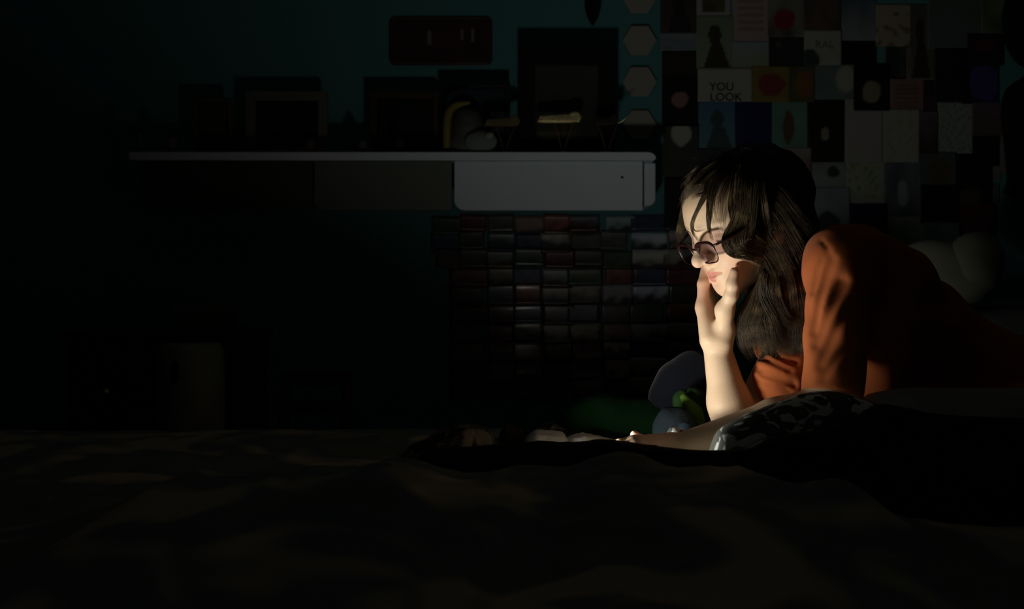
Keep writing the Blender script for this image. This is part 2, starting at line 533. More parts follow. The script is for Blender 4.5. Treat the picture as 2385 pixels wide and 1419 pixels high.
def to_local(p):
    q = [p[i] - HO[i] for i in range(3)]
    return [(q[0] * A[0] + q[1] * A[1] + q[2] * A[2]) / HS for A in (HF, HSd, HU)]


def head_sdf(L):
    d = ell(L, (-0.012, 0, 0.014), (0.095, 0.075, 0.076))
    d = smin(d, ell(L, (0.020, 0, 0.028), (0.070, 0.062, 0.052)), 0.03)
    d = smin(d, ell(L, (0.030, 0, -0.042), (0.056, 0.056, 0.070)), 0.03)
    for sg in (-1, 1):
        d = smin(d, cone(L, (0.000, sg * 0.047, -0.050), (0.066, sg * 0.014, -0.096), 0.018, 0.013), 0.025)
        d = smin(d, ell(L, (0.052, sg * 0.040, -0.036), (0.028, 0.024, 0.026)), 0.025)
        d = smin(d, cone(L, (0.081, sg * 0.010, 0.007), (0.063, sg * 0.048, 0.008), 0.0075, 0.0075), 0.022)
    d = smin(d, ell(L, (0.071, 0, -0.098), (0.017, 0.018, 0.015)), 0.02)
    d = smin(d, ell(L, (0.060, 0, -0.068), (0.031, 0.030, 0.028)), 0.022)
    for sg in (-1, 1):
        d = smax(d, -ell(L, (0.098, sg * 0.033, -0.014), (0.017, 0.018, 0.013)), 0.022)
        d = smin(d, sph(L, (0.068, sg * 0.031, -0.013), 0.0145), 0.004)
        # lid fold
        d = d + 0.0016 * np.exp(-(cone(L, (0.086, sg * 0.018, -0.006), (0.078, sg * 0.047, -0.007), 0, 0) / 0.0022) ** 2)
    # nose
    d = smin(d, cone(L, (0.084, 0, 0.002), (0.104, 0, -0.036), 0.0075, 0.0095), 0.012)
    d = smin(d, sph(L, (0.1085, 0, -0.0400), 0.0098), 0.008)
    for sg in (-1, 1):
        d = smin(d, ell(L, (0.096, sg * 0.0120, -0.0435), (0.0105, 0.0070, 0.0075)), 0.006)
        d = smax(d, -ell(L, (0.1035, sg * 0.0065, -0.0515), (0.0045, 0.0028, 0.0040)), 0.003)
    d = smin(d, cone(L, (0.094, 0, -0.050), (0.090, 0, -0.058), 0.004, 0.004), 0.010)
    # lips
    for sg in (-1, 1):
        d = smin(d, cone(L, (0.0915, sg * 0.003, -0.0645), (0.078, sg * 0.0195, -0.0668), 0.0058, 0.0022), 0.005)
        d = smin(d, cone(L, (0.0895, sg * 0.002, -0.0755), (0.077, sg * 0.0170, -0.0695), 0.0066, 0.0025), 0.005)
        mo = cone(L, (0.099, 0, -0.0700), (0.0830, sg * 0.0215, -0.0670), 0, 0)
        d = d + 0.0035 * np.exp(-(mo / 0.0022) ** 2)
    d = d + 0.003 * np.exp(-(sph(L, (0.088, 0, -0.084), 0) / 0.008) ** 2)
    # ears
    for sg in (-1, 1):
        e = ell(L, (-0.012, sg * 0.074, -0.010), (0.017, 0.009, 0.030))
        e = smax(e, -ell(L, (-0.008, sg * 0.082, -0.006), (0.009, 0.006, 0.018)), 0.004)
        d = smin(d, e, 0.006)
    return d * HS


# ------------------------------------------------------------------ person
SH_N = P(1962, 612, 1.645)      # camera-side shoulder
EL_N = P(1937, 948, 1.555)
WR_N = P(1578, 1046, 1.58)
SH_F = np.array([0.545, 1.89, CZ - 0.005])
EL_F = P(1720, 1038, 1.73)
WR_F = P(1668, 800, 1.750)
NECK = np.array([0.52, 1.80, CZ + 0.055])

person = empty('person', (0.75, 1.8, BZ), 'person in glasses and rust orange shirt lying with chin on hand, facing a screen', 'person')

xs = np.concatenate([np.arange(0.12, 0.50, 0.002), np.arange(0.50, 1.20, 0.007)])
ys = np.concatenate([np.arange(1.42, 1.50, 0.003), np.arange(1.50, 1.88, 0.0021), np.arange(1.88, 2.12, 0.006)])
zs = np.arange(CZ - 0.325, CZ + 0.31, 0.0022)
G = Grid(xs, ys, zs)

# torso, neck, shoulders (inside the shirt)
def ellw(c, r, k=0.05, rot=None):
    c = np.asarray(c, float); r = np.asarray(r, float)
    if rot is None:
        G.add(lambda p: ell(p, c, r), c - r - k, c + r + k, k)
torso = [((0.60, 1.82, CZ + 0.000), (0.10, 0.130, 0.105)), ((0.70, 1.85, CZ - 0.045), (0.12, 0.125, 0.105)),
         ((0.82, 1.87, CZ - 0.122), (0.12, 0.115, 0.095)), ((0.595, 1.745, CZ - 0.060), (0.080, 0.135, 0.120)), ((0.97, 1.88, CZ - 0.172), (0.14, 0.15, 0.10))]  # chest ellipsoid before the hips is unseen, added to block light
for c, r in torso: ellw(c, np.array(r) - 0.014)
G.cone(NECK + np.array([0.03, 0, -0.01]), SH_N, 0.050, 0.040, 0.05)
G.cone(NECK + np.array([0.03, 0, -0.01]), SH_F, 0.050, 0.040, 0.05)
G.cone(H(-0.030, 0, -0.045), NECK, 0.050, 0.052, 0.03)
# head
m_ = 0.16
G.add(lambda p: head_sdf(to_local(p)), HO - m_, HO + m_, 0.012)
# arms
G.cone(SH_N, EL_N, 0.040, 0.036, 0.03)
MN = EL_N + (WR_N - EL_N) * 0.35
G.cone(EL_N, MN, 0.036, 0.035, 0.015)
G.cone(MN, WR_N, 0.035, 0.0225, 0.012)
G.cone(SH_F, EL_F, 0.040, 0.036, 0.03)
MF = EL_F + (WR_F - EL_F) * 0.42
G.cone(EL_F, MF, 0.036, 0.0345, 0.02)
G.cone(MF, WR_F, 0.0345, 0.0225, 0.015)

# far hand: heel under the chin, fingers on the far cheek, thumb on the camera-side cheek
KN = [P(1637, 716, 1.762), P(1640, 706, 1.783), P(1648, 706, 1.803), P(1660, 714, 1.820)]
WB = WR_F + np.array([0, 0, 0.004])
for i, kpt in enumerate(KN):
    off = WB + np.array([-0.012 + 0.006 * i, -0.012 + 0.010 * i, 0.004])
    G.cone(off, kpt, 0.0165, 0.0115, 0.014)
G.cone(P(1655, 775, 1.765), P(1646, 735, 1.785), 0.017, 0.015, 0.012)
fing = [[P(1638, 662, 1.768), P(1646, 618, 1.786), P(1660, 590, 1.800)],
        [P(1643, 655, 1.795), P(1652, 608, 1.812), P(1668, 575, 1.822)],
        [P(1652, 658, 1.815), P(1662, 615, 1.830), P(1678, 585, 1.835)],
        [P(1664, 675, 1.832), P(1674, 642, 1.842), P(1686, 618, 1.846)]]
rad = [0.0098, 0.0100, 0.0094, 0.0084]
for kpt, fg, r in zip(KN, fing, rad):
    G.cone(kpt, fg[0], r + 0.0008, r, 0.010)
    G.cone(fg[0], fg[1], r, r - 0.001, 0.005)
    G.cone(fg[1], fg[2], r - 0.001, r - 0.0022, 0.004)
# thumb: ball, metacarpal, two phalanges
TB = P(1689, 770, 1.735); TM = P(1688, 722, 1.712); TK = P(1703, 688, 1.694); TT = P(1711, 634, 1.683)
G.cone(WB + np.array([0.008, -0.016, 0]), TB, 0.018, 0.0165, 0.012)
G.cone(TB, TM, 0.0150, 0.0150, 0.012)
G.cone(TM, TK, 0.0142, 0.0112, 0.010)
G.cone(TK, P(1707, 662, 1.687), 0.0108, 0.0105, 0.006)
G.cone(P(1707, 662, 1.687), TT, 0.0108, 0.0082, 0.006)
for dz in (0, 7, 13):
    G.crease([P(1690, 694 + dz, 1.685), P(1706, 703 + dz, 1.680), P(1716, 708 + dz, 1.683)], 0.0016, 0.0012)

# near hand around the phone
NK = [P(1478, 1032, 1.565), P(1480, 1038, 1.548), P(1484, 1046, 1.535), P(1492, 1054, 1.525)]
for i, kpt in enumerate(NK):
    G.cone(WR_N + np.array([-0.010, 0.006 - 0.006 * i, 0.004 - 0.004 * i]), kpt, 0.0155, 0.0112, 0.014)
nf = [[P(1446, 1037, 1.563), P(1428, 1052, 1.555), P(1440, 1066, 1.547)],
      [P(1446, 1046, 1.543), P(1430, 1062, 1.535), P(1444, 1074, 1.527)],
      [P(1452, 1055, 1.527), P(1438, 1070, 1.521), P(1450, 1082, 1.515)],
      [P(1462, 1062, 1.515), P(1450, 1076, 1.509), P(1460, 1086, 1.505)]]
for kpt, fg, r in zip(NK, nf, rad):
    G.cone(kpt, fg[0], r + 0.001, r, 0.006); G.cone(fg[0], fg[1], r, r - 0.001, 0.004); G.cone(fg[1], fg[2], r - 0.001, r - 0.002, 0.004)
G.cone(P(1556, 1036, 1.590), P(1518, 1033, 1.595), 0.0150, 0.0125, 0.012)
G.cone(P(1518, 1033, 1.595), P(1492, 1029, 1.595), 0.0125, 0.0098, 0.008)
G.cone(P(1492, 1029, 1.595), P(1478, 1013, 1.593), 0.0095, 0.0068, 0.006)

pos, Q = G.mesh()
# skin colours: lips, cheeks, knuckles, thumb nail
L = to_local([pos[:, 0], pos[:, 1], pos[:, 2]])
col = np.tile(np.array([0.78, 0.585, 0.395]), (len(pos), 1))


def blend(c, wgt):
    global col
    wgt = np.clip(wgt, 0, 1)[:, None]; col = col * (1 - wgt) + np.array(c) * wgt


def g3(c, r):
    return np.exp(-((L[0] - c[0]) ** 2 + (L[1] - c[1]) ** 2 + (L[2] - c[2]) ** 2) / r ** 2)


for sg in (-1, 1):
    blend((0.74, 0.42, 0.31), 0.55 * g3((0.07, sg * 0.045, -0.04), 0.024))
    up = cone(L, (0.0945, sg * 0.002, -0.0655), (0.080, sg * 0.021, -0.0672), 0.0058, 0.0022)
    lo = cone(L, (0.0930, sg * 0.001, -0.0755), (0.079, sg * 0.018, -0.0695), 0.0070, 0.0024)
    blend((0.62, 0.20, 0.17), np.clip(0.5 - np.minimum(up, lo) / 0.002, 0, 1) * 0.9)
    blend((0.50, 0.26, 0.20), 0.5 * g3((0.082, sg * 0.034, -0.020), 0.012))
    lash = cone(L, (0.086, sg * 0.019, -0.0185), (0.0775, sg * 0.045, -0.018), 0, 0)
    blend((0.04, 0.02, 0.015), np.clip(1.6 - lash / 0.0022, 0, 1))
    brow = cone(L, (0.093, sg * 0.014, 0.011), (0.074, sg * 0.050, 0.014), 0, 0)
    blend((0.12, 0.07, 0.04), np.clip(1.3 - brow / 0.005, 0, 1) * 0.5)
blend((0.72, 0.38, 0.29), 0.45 * g3((0.112, 0, -0.042), 0.014))
blend((0.72, 0.38, 0.29), 0.55 * np.exp(-sph([pos[:, 0], pos[:, 1], pos[:, 2]], TT, 0) ** 2 / 0.014 ** 2))
blend((0.74, 0.40, 0.32), 0.8 * np.exp(-sph([pos[:, 0], pos[:, 1], pos[:, 2]], P(1478, 1013, 1.593), 0) ** 2 / 0.016 ** 2))
blend((0.72, 0.38, 0.29), 0.55 * np.exp(-sph([pos[:, 0], pos[:, 1], pos[:, 2]], P(1640, 680, 1.765), 0) ** 2 / 0.045 ** 2))
body = mesh_np('body', pos, Q, M['skin'], person, smooth=True, col=col)

# thumb nail
NT = TT + np.array([0.003, -0.0055, 0.004])
v, f = [], []
bm = bmesh.new(); bmesh.ops.create_uvsphere(bm, u_segments=14, v_segments=8, radius=1)
R_ = Matrix(((0.95, -0.2, -0.1), (0.2, 0.93, 0.2), (0.1, -0.2, 0.95)))
for q_ in bm.verts: q_.co = Vector(NT) + R_ @ Vector((q_.co.x * 0.0042, q_.co.y * 0.0020 + 0.0012, q_.co.z * 0.0060))
bm_obj('thumb_nail', bm, mat('nail', (0.75, 0.50, 0.42), 0.25, 0.5), person, smooth=True)

# ------------------------------------------------------------------ shirt
SG = Grid(np.arange(0.36, 1.14, 0.0036), np.arange(1.38, 2.14, 0.0042), np.arange(CZ - 0.32, CZ + 0.19, 0.0036))


def sg_ell(c, r, k=0.06):
    c = np.asarray(c, float); r = np.asarray(r, float)
    SG.add(lambda p: ell(p, c, r), c - r - 0.06, c + r + 0.06, k)


for c, r in torso: sg_ell(c, r)
NB = NECK + np.array([0.035, 0.0, -0.005])
SG.cone(NB, SH_N, 0.058, 0.054, 0.06)
SG.cone(NB, SH_F, 0.058, 0.054, 0.06)
# upper back hump
SG.cone(P(2010, 588, 1.72), P(2110, 640, 1.76), 0.040, 0.040, 0.06)
UA = EL_N - SH_N
hem_n = SH_N + UA * 0.95


def sleeve(p, a, b, ra, rb, cut, k):
    d = cone(p, a, b, ra, rb)
    n = (b - a) / np.linalg.norm(b - a)
    pl = (p[0] - cut[0]) * n[0] + (p[1] - cut[1]) * n[1] + (p[2] - cut[2]) * n[2]
    return smax(d, pl, k)


mg = 0.09
SG.add(lambda p: sleeve(p, SH_N, EL_N + UA * 0.2, 0.056, 0.041, hem_n, 0.006), np.minimum(SH_N, EL_N) - mg, np.maximum(SH_N, EL_N) + mg, 0.03)
UF = EL_F - SH_F
hem_f = SH_F + UF * 0.38
SG.add(lambda p: sleeve(p, SH_F + np.array([0, 0, -0.01]), EL_F + np.array([0.03, 0.03, 0.035]), 0.062, 0.070, hem_f, 0.012), np.minimum(SH_F, EL_F) - mg, np.maximum(SH_F, EL_F) + mg, 0.03)


SG.cone(P(1823, 884, 1.735), P(1888, 850, 1.755), 0.050, 0.050, 0.025)


# creases on the camera-side sleeve (run down the arm) and the far sleeve (wrap around it)
def arm_surface(px, py):
    """point on the sleeve surface along the view ray (march)"""
    o = np.array([0, 0, CZ]); dr = P(px, py, 1.0) - o
    for t in np.arange(1.40, 2.05, 0.003):
        q_ = o + dr * t
        i = int(np.searchsorted(SG.x, q_[0])); j = int(np.searchsorted(SG.y, q_[1])); k_ = int(np.searchsorted(SG.z, q_[2]))
        if 0 < i < len(SG.x) and 0 < j < len(SG.y) and 0 < k_ < len(SG.z) and SG.f[i, j, k_] < 0: return q_
    return o + dr * 1.7


def crease_px(pts, w, amp):
    c = catmull(np.array(pts, float), 5 * len(pts))
    Ys = np.array([arm_surface(*p)[1] for p in c]); t = np.linspace(-1, 1, len(c))
    good = np.abs(Ys - np.median(Ys)) < 0.06
    Ys = np.polyval(np.polyfit(t[good], Ys[good], 2), t) + 0.0005
    SG.crease([P(p[0], p[1], y) for p, y in zip(c, Ys)], w, amp)


crease_px([(1938, 605), (1922, 645), (1908, 700), (1893, 770)], 0.006, 0.010)
crease_px([(1928, 585), (1905, 625), (1893, 680)], 0.005, 0.006)
crease_px([(1962, 655), (1940, 710), (1915, 760), (1900, 800)], 0.008, 0.006)
crease_px([(1985, 720), (1945, 770), (1910, 850)], 0.008, 0.005)
crease_px([(1990, 800), (1950, 830), (1915, 880)], 0.007, 0.004)
crease_px([(1908, 556), (1925, 575), (1934, 596)], 0.003, 0.003)
for pts in ([(1758, 858), (1790, 866), (1830, 884), (1848, 892)], [(1757, 888), (1795, 896), (1830, 905)],
            [(1770, 832), (1800, 842), (1840, 862)], [(1762, 912), (1800, 918), (1840, 915)],
            [(1790, 820), (1815, 830), (1850, 845)], [(1775, 872), (1810, 884), (1850, 898)]):
    crease_px(pts, 0.0045, 0.0095)
# soft all-over rumpling
X3, Y3, Z3 = np.meshgrid(SG.x, SG.y, SG.z, indexing='ij', sparse=True)
SG.f += (0.0013 * np.sin(X3 * 42 + 3 * np.sin(Z3 * 23)) * np.sin(Y3 * 31 + 2 * np.sin(X3 * 19)) + 0.0012 * np.sin(Z3 * 90 + 40 * X3 + 2 * np.sin(Y3 * 50))).astype(np.float32)
# neckline cut for the neck
nk = H(-0.030, 0, -0.045)
SG.cone(nk + (nk - NECK) * 0.3, nk + (NECK - nk) * 0.80, 0.062, 0.058, 0.008, 'cut')
pos, Q = SG.mesh()
mesh_np('shirt', pos, Q, M['shirt'], person, smooth=True)
# white undershirt showing at the open neck
UG = Grid(np.arange(0.40, 0.66, 0.005), np.arange(1.60, 1.98, 0.005), np.arange(CZ - 0.20, CZ + 0.08, 0.005))
UG.cone(P(1888, 838, 1.72), P(1905, 862, 1.71), 0.016, 0.016, 0.02)
pos, Q = UG.mesh()
mesh_np('undershirt', pos, Q, M['undershirt'], person, smooth=True)

# trousers (run out of the frame) and socks
TG = Grid(np.arange(0.90, 2.12, 0.012), np.arange(1.58, 2.14, 0.012), np.arange(CZ - 0.34, CZ + 0.06, 0.012))
TG.add(lambda p: ell(p, (1.02, 1.86, CZ - 0.150), (0.15, 0.16, 0.115)), (0.8, 1.6, 0.4), (1.3, 2.1, 1.0), 0.05)
for sy, ky in ((1.77, 1.72), (1.94, 1.97)):
    TG.cone((1.08, sy, CZ - 0.17), (1.50, ky, CZ - 0.205), 0.085, 0.060, 0.05)
    TG.cone((1.50, ky, CZ - 0.205), (1.90, ky, CZ - 0.235), 0.060, 0.040, 0.04)
pos, Q = TG.mesh()
mesh_np('trousers', pos, Q, M['trousers'], person, smooth=True)
for ky in (1.72, 1.97):
    tube('sock', [(1.88, ky, CZ - 0.235), (1.95, ky, CZ - 0.238), (2.02, ky, CZ - 0.225), (2.10, ky, CZ - 0.20)], (0.034, 0.034, 0.028, 0.015), M['trousers'], person)

# ------------------------------------------------------------------ hair
def ray_surface(px, py, fn, y0=1.55, y1=1.95):
    o = np.array([0, 0, CZ]); dr = P(px, py, 1.0) - o
    t = y0
    for _ in range(80):
        q_ = o + dr * t
        d = float(fn(q_))
        if d < 0.0007: return t
        t += max(d * 0.8, 0.0007)
        if t > y1: return None
    return None


def cap_sdf(L):
    d = ell(L, (-0.020, 0, 0.012), (0.102, 0.087, 0.084))
    pl = -(-0.783 * L[0] + 0.622 * L[2] + 0.0200)
    d = smax(d, pl, 0.020)
    d = smin(d, ell(L, (-0.045, 0, 0.005), (0.075, 0.080, 0.085)), 0.03)
    return d * HS


def headhair(q_):
    L = to_local(q_)
    return min(float(head_sdf([np.float64(a) for a in L])), float(cap_sdf([np.float64(a) for a in L])))


hair_root = None
HG = Grid(np.arange(0.24, 0.62, 0.003), np.arange(1.60, 1.92, 0.003), np.arange(CZ - 0.12, CZ + 0.31, 0.003))
HG.add(lambda p: cap_sdf(to_local(p)), HO - 0.17, HO + 0.17, 0.01)
for a, b, ra, rb in ((P(1815, 600, 1.76), P(1825, 700, 1.755), 0.040, 0.034), (P(1825, 700, 1.755), P(1828, 765, 1.765), 0.034, 0.016),
                     (P(1850, 560, 1.77), P(1868, 690, 1.77), 0.045, 0.028), (P(1790, 620, 1.74), P(1775, 730, 1.755), 0.020, 0.020), (P(1775, 730, 1.755), P(1788, 785, 1.765), 0.020, 0.010), (P(1772, 655, 1.765), P(1748, 735, 1.775), 0.020, 0.016)):  # last cone is a dark fill standing in for the shaded neck
    HG.cone(a, b, ra, rb, 0.03)
X3, Y3, Z3 = np.meshgrid(HG.x, HG.y, HG.z, indexing='ij', sparse=True)
HG.f += (0.0018 * np.sin(X3 * 160 + 4 * np.sin(Z3 * 30)) + 0.0014 * np.sin(Y3 * 210 + 3 * np.sin(Z3 * 41))).astype(np.float32)
pos, Q = HG.mesh()
M['hairbase'] = mat('dark_hair_base', (0.016, 0.011, 0.007), 0.6, 0.3, bump=(250, 0.5))
hair = mesh_np('hair', pos, Q, M['hairbase'], person, smooth=True)

NS = 26
strand_lines, strand_r = [], []


def clump(guide, n, r0, r1, r2, wave=0.0, off=0.006, rad_=0.00027, curl=0.0):
    """guide: (px,py[,Y]) points; strands scatter around it within radius r0 (root) r1 (middle) r2 (tip)"""
    pts = []
    lastY = None
    for g in guide:
        if len(g) == 3: Y = g[2]
        else:
            Y = ray_surface(g[0], g[1], headhair)
            Y = (Y - off) if Y else (lastY if lastY else 1.74)
        lastY = Y
        pts.append(P(g[0], g[1], Y))
    c = catmull(pts, NS); t = np.linspace(0, 1, NS)
    r = np.interp(t, [0, 0.5, 1], [r0, r1, r2])
    T = np.gradient(c, axis=0); T /= np.linalg.norm(T, axis=1, keepdims=True)
    view = np.array([0.2, 0.97, 0.0]); A = np.cross(T, view); A /= np.linalg.norm(A, axis=1, keepdims=True)
    B = np.cross(T, A)
    for _ in range(n * 2 if n > 1 else 1):
        a = rng.uniform(-1, 1); b = rng.uniform(-1, 1) * 0.35
        ph = rng.uniform(0, 6.28); fr_ = rng.uniform(4, 9)
        lat = a * r + wave * np.sin(t * fr_ + ph) * t + curl * np.sin(t * 14 + a * 2) * t
        dep = b * r + wave * 0.5 * np.cos(t * fr_ + ph) * t
        l0 = rng.uniform(0, 0.06); l1 = 1 - 0.34 * rng.uniform(0, 1) ** 1.5
        ln = c + lat[:, None] * A + dep[:, None] * B
        tt = np.linspace(l0, l1, NS)
        ln = np.stack([np.interp(tt, t, ln[:, i]) for i in range(3)], -1)
        strand_lines.append(ln)
        strand_r.append(rad_ * (1 - 0.75 * t ** 2) * rng.uniform(0.7, 1.3))


# bangs over the forehead
clump([(1712, 372), (1650, 398), (1612, 430), (1598, 468, 1.735), (1590, 505, 1.745), (1584, 545, 1.75), (1592, 572, 1.745)], 60, 0.010, 0.004, 0.005, 0.004)
clump([(1712, 372), (1655, 402), (1622, 432), (1602, 452), (1590, 480, 1.735)], 70, 0.014, 0.010, 0.005, 0.004)
clump([(1705, 376), (1660, 415), (1644, 452), (1626, 486), (1612, 518), (1614, 542), (1628, 562, 1.685)], 45, 0.010, 0.003, 0.0015, 0.001)
clump([(1706, 378), (1668, 420), (1652, 465), (1649, 510), (1653, 540), (1660, 562, 1.668)], 40, 0.010, 0.003, 0.002, 0.001)
clump([(1712, 378), (1680, 430), (1668, 480), (1672, 515), (1682, 548, 1.672)], 22, 0.012, 0.012, 0.009, 0.003)
clump([(1725, 380), (1714, 430), (1708, 478), (1716, 520), (1726, 546), (1742, 562)], 110, 0.010, 0.008, 0.006, 0.002)
clump([(1712, 378), (1660, 420), (1640, 440), (1620, 448), (1606, 462)], 60, 0.012, 0.010, 0.008, 0.003)
clump([(1700, 375), (1660, 385), (1625, 400), (1600, 424, 1.74), (1590, 445, 1.74)], 30, 0.010, 0.006, 0.004, 0.006)
# sweep over the temple and back
clump([(1742, 385), (1732, 450), (1722, 515), (1698, 562), (1712, 584), (1748, 588), (1792, 610, 1.69), (1815, 660, 1.70), (1830, 730, 1.71)], 170, 0.016, 0.012, 0.014, 0.003, off=0.010)
clump([(1750, 385), (1742, 450), (1736, 520), (1728, 562), (1745, 575), (1785, 590), (1815, 630, 1.69), (1835, 700, 1.70), (1852, 780, 1.71)], 220, 0.018, 0.015, 0.016, 0.003, off=0.012)
clump([(1745, 380), (1755, 450), (1765, 520), (1775, 560), (1800, 600, 1.68), (1825, 660, 1.69), (1838, 740, 1.70), (1870, 815, 1.71)], 220, 0.020, 0.018, 0.016, 0.004, off=0.010)
clump([(1735, 400), (1732, 460), (1734, 510), (1742, 545), (1760, 570), (1800, 600), (1820, 650, 1.69)], 160, 0.016, 0.014, 0.014, 0.003, off=0.012)
# locks hanging below the jaw
clump([(1800, 585), (1788, 620, 1.695), (1782, 665, 1.695), (1764, 720, 1.70), (1745, 765, 1.71), (1755, 812, 1.715)], 170, 0.010, 0.013, 0.016, 0.006)
clump([(1800, 590), (1790, 650, 1.69), (1785, 720, 1.70), (1790, 780, 1.70), (1800, 835, 1.71)], 170, 0.012, 0.018, 0.016, 0.006)
clump([(1815, 590), (1800, 650, 1.685), (1812, 710, 1.69), (1838, 750, 1.69), (1885, 752, 1.69)], 70, 0.010, 0.010, 0.006, 0.003)
clump([(1830, 570), (1850, 650, 1.70), (1858, 720, 1.70), (1852, 790, 1.705), (1835, 850, 1.72)], 220, 0.016, 0.024, 0.016, 0.007)
clump([(1805, 600), (1780, 640, 1.685), (1778, 690, 1.69), (1800, 740, 1.69), (1815, 790, 1.70), (1850, 845, 1.71)], 60, 0.006, 0.006, 0.008, 0.004)
clump([(1845, 600, 1.70), (1862, 700, 1.70), (1868, 790, 1.71), (1880, 850, 1.72)], 120, 0.016, 0.02, 0.018, 0.008)
clump([(1785, 655, 1.71), (1758, 700, 1.715), (1740, 740, 1.72), (1742, 790, 1.725), (1765, 830, 1.73)], 160, 0.010, 0.016, 0.016, 0.005)
clump([(1790, 650, 1.73), (1772, 720, 1.735), (1770, 780, 1.74), (1790, 840, 1.745)], 200, 0.016, 0.024, 0.024, 0.006)
# crown and back of the head
for ex, ey in ((1800, 400), (1840, 440), (1868, 500), (1880, 560), (1870, 620), (1780, 380)):
    clump([(1725, 372), ((1725 + ex) / 2, (372 + ey) / 2 - 6), (ex, ey)], 80, 0.02, 0.02, 0.02, 0.003, off=0.004)
# fly-away wisps
for _ in range(26):
    x0 = rng.uniform(1640, 1790); 
    clump([(x0, 378), (x0 - 20 + rng.uniform(-8, 8), 362 + rng.uniform(-6, 10), 1.74), (x0 - 50 + rng.uniform(-10, 10), 376 + rng.uniform(-8, 20), 1.74)], 1, 0.004, 0.004, 0.004, 0.002, rad_=0.0003)
for _ in range(22):
    y0 = rng.uniform(420, 560)
    clump([(1620, y0 - 20, 1.74), (1600 + rng.uniform(-6, 4), y0, 1.745), (1578 + rng.uniform(-8, 14), y0 + rng.uniform(8, 30), 1.75)], 1, 0.003, 0.003, 0.003, 0.002, rad_=0.0003)
v, f = tubes(np.array(strand_lines), np.array(strand_r), 3)
o = mesh_np('hair_strands', v, f, M['hair'], hair, smooth=True)
o['kind'] = 'stuff'

# ------------------------------------------------------------------ glasses
gl_c = (0.107, -0.028)     # f, u of the lens centres
gtilt = 0.10
glasses = empty('eyeglasses', tuple(H(gl_c[0], 0, gl_c[1])), 'dark red framed eyeglasses worn low on the nose of the person', 'glasses')


def GP(s_, u_, f0=0.0):
    wrap = 0.10 * s_ * s_ / 0.06
    return H(gl_c[0] - wrap - gtilt * (-u_) + f0, s_, gl_c[1] + u_)


for sg in (-1, 1):
    outl = []
    for i in range(40):
        a = i / 40 * 2 * math.pi
        ca, sa = math.cos(a), math.sin(a)
        e = 0.62
        ss = sg * 0.0285 + 0.0212 * math.copysign(abs(ca) ** e, ca)
        uu = 0.0170 * math.copysign(abs(sa) ** e, sa) + (0.0015 if sa > 0 else 0)
        outl.append(GP(ss, uu))
    outl = np.array(outl)
    # lens: thin disc with thickness
    cc = outl.mean(0); n = HF * 0.0008
    v = np.vstack([outl, cc + HF * 0.001, outl - n, cc - n + HF * 0.001])
    f = [(i, (i + 1) % 40, 40) for i in range(40)] + [(41 + (i + 1) % 40, 41 + i, 81) for i in range(40)] + [(i, i + 41, (i + 1) % 40 + 41, (i + 1) % 40) for i in range(40)]
    mesh_np('lens', v, f, M['lens'], glasses)
    loop = np.vstack([outl, outl[:1]])
    rr = np.array([0.0012 + 0.0016 * max(0, math.sin(i / 40 * 2 * math.pi)) ** 0.5 if math.sin(i / 40 * 2 * math.pi) > 0 else 0.0011 for i in range(41)])
    v, f = tubes(loop[None], rr[None], 8)
    rim = mesh_np('rim', v, f, M['frame_red'], glasses, smooth=True)
    # temple arm back to the ear
    a0 = GP(sg * 0.0497, 0.011)
    tube('temple_arm', [a0, H(0.075, sg * 0.074, -0.012), H(0.02, sg * 0.082, 0.004), H(-0.02, sg * 0.084, 0.002), H(-0.035, sg * 0.080, -0.022)], (0.0022, 0.0022, 0.0018, 0.0016, 0.0014), M['frame_red'], glasses, sides=8)
    tube('nose_pad', [GP(sg * 0.0095, -0.002, -0.003), GP(sg * 0.012, -0.010, -0.006)], 0.0016, M['lens'], glasses, n=6)
tube('bridge', [GP(-0.0085, 0.007), GP(0, 0.0095, 0.001), GP(0.0085, 0.007)], 0.0018, M['frame_red'], glasses, n=12)

# ------------------------------------------------------------------ phone
phc = P(1264, 1088, 1.57)
phone = empty('phone', tuple(phc), 'lit phone lying on the bed behind the dark blanket ridge', 'phone')
PN = np.array([0.41, -0.10, 0.90]); PN /= np.linalg.norm(PN)
PX = np.cross([0, 1, 0], PN); PX /= np.linalg.norm(PX); PY = np.cross(PN, PX)


def slab(name, hx, hy, hz, off, mt):
    pts = rrect(-hx, -hy, hx, hy, 0.009)
    n = len(pts)
    v = [phc + PX * a + PY * b + PN * (off - hz) for a, b in pts] + [phc + PX * a + PY * b + PN * (off + hz) for a, b in pts]
    f = [tuple(range(n))[::-1], tuple(range(n, 2 * n))] + [(i, (i + 1) % n, (i + 1) % n + n, i + n) for i in range(n)]
    return mesh_np(name, v, f, mt, phone)


slab('phone_body', 0.036, 0.075, 0.004, 0.0, M['phone'])
slab('screen', 0.033, 0.070, 0.0003, 0.0046, M['screen'])

# ------------------------------------------------------------------ toys and cushions behind the arm
def blob(name, c, r, mt, label, cat, seed=0, amp=0.06, parent=None, sub=4, flat=0.0):
    bm = bmesh.new(); bmesh.ops.create_icosphere(bm, subdivisions=sub, radius=1)
    rr = np.random.default_rng(seed); ph = rr.uniform(0, 6.28, 6)
    for q_ in bm.verts:
        x, y, z = q_.co
        s = 1 + amp * (math.sin(3 * x + ph[0]) * math.sin(3 * y + ph[1]) + 0.6 * math.sin(6 * z + ph[2]) * math.sin(5 * x + ph[3]))
        z2 = max(z * s, -0.8)
        q_.co = Vector((c[0] + x * s * r[0], c[1] + y * s * r[1], c[2] + z2 * r[2]))
    o = bm_obj(name, bm, mt, parent, smooth=True)
    return tag(o, label, cat) if label else o


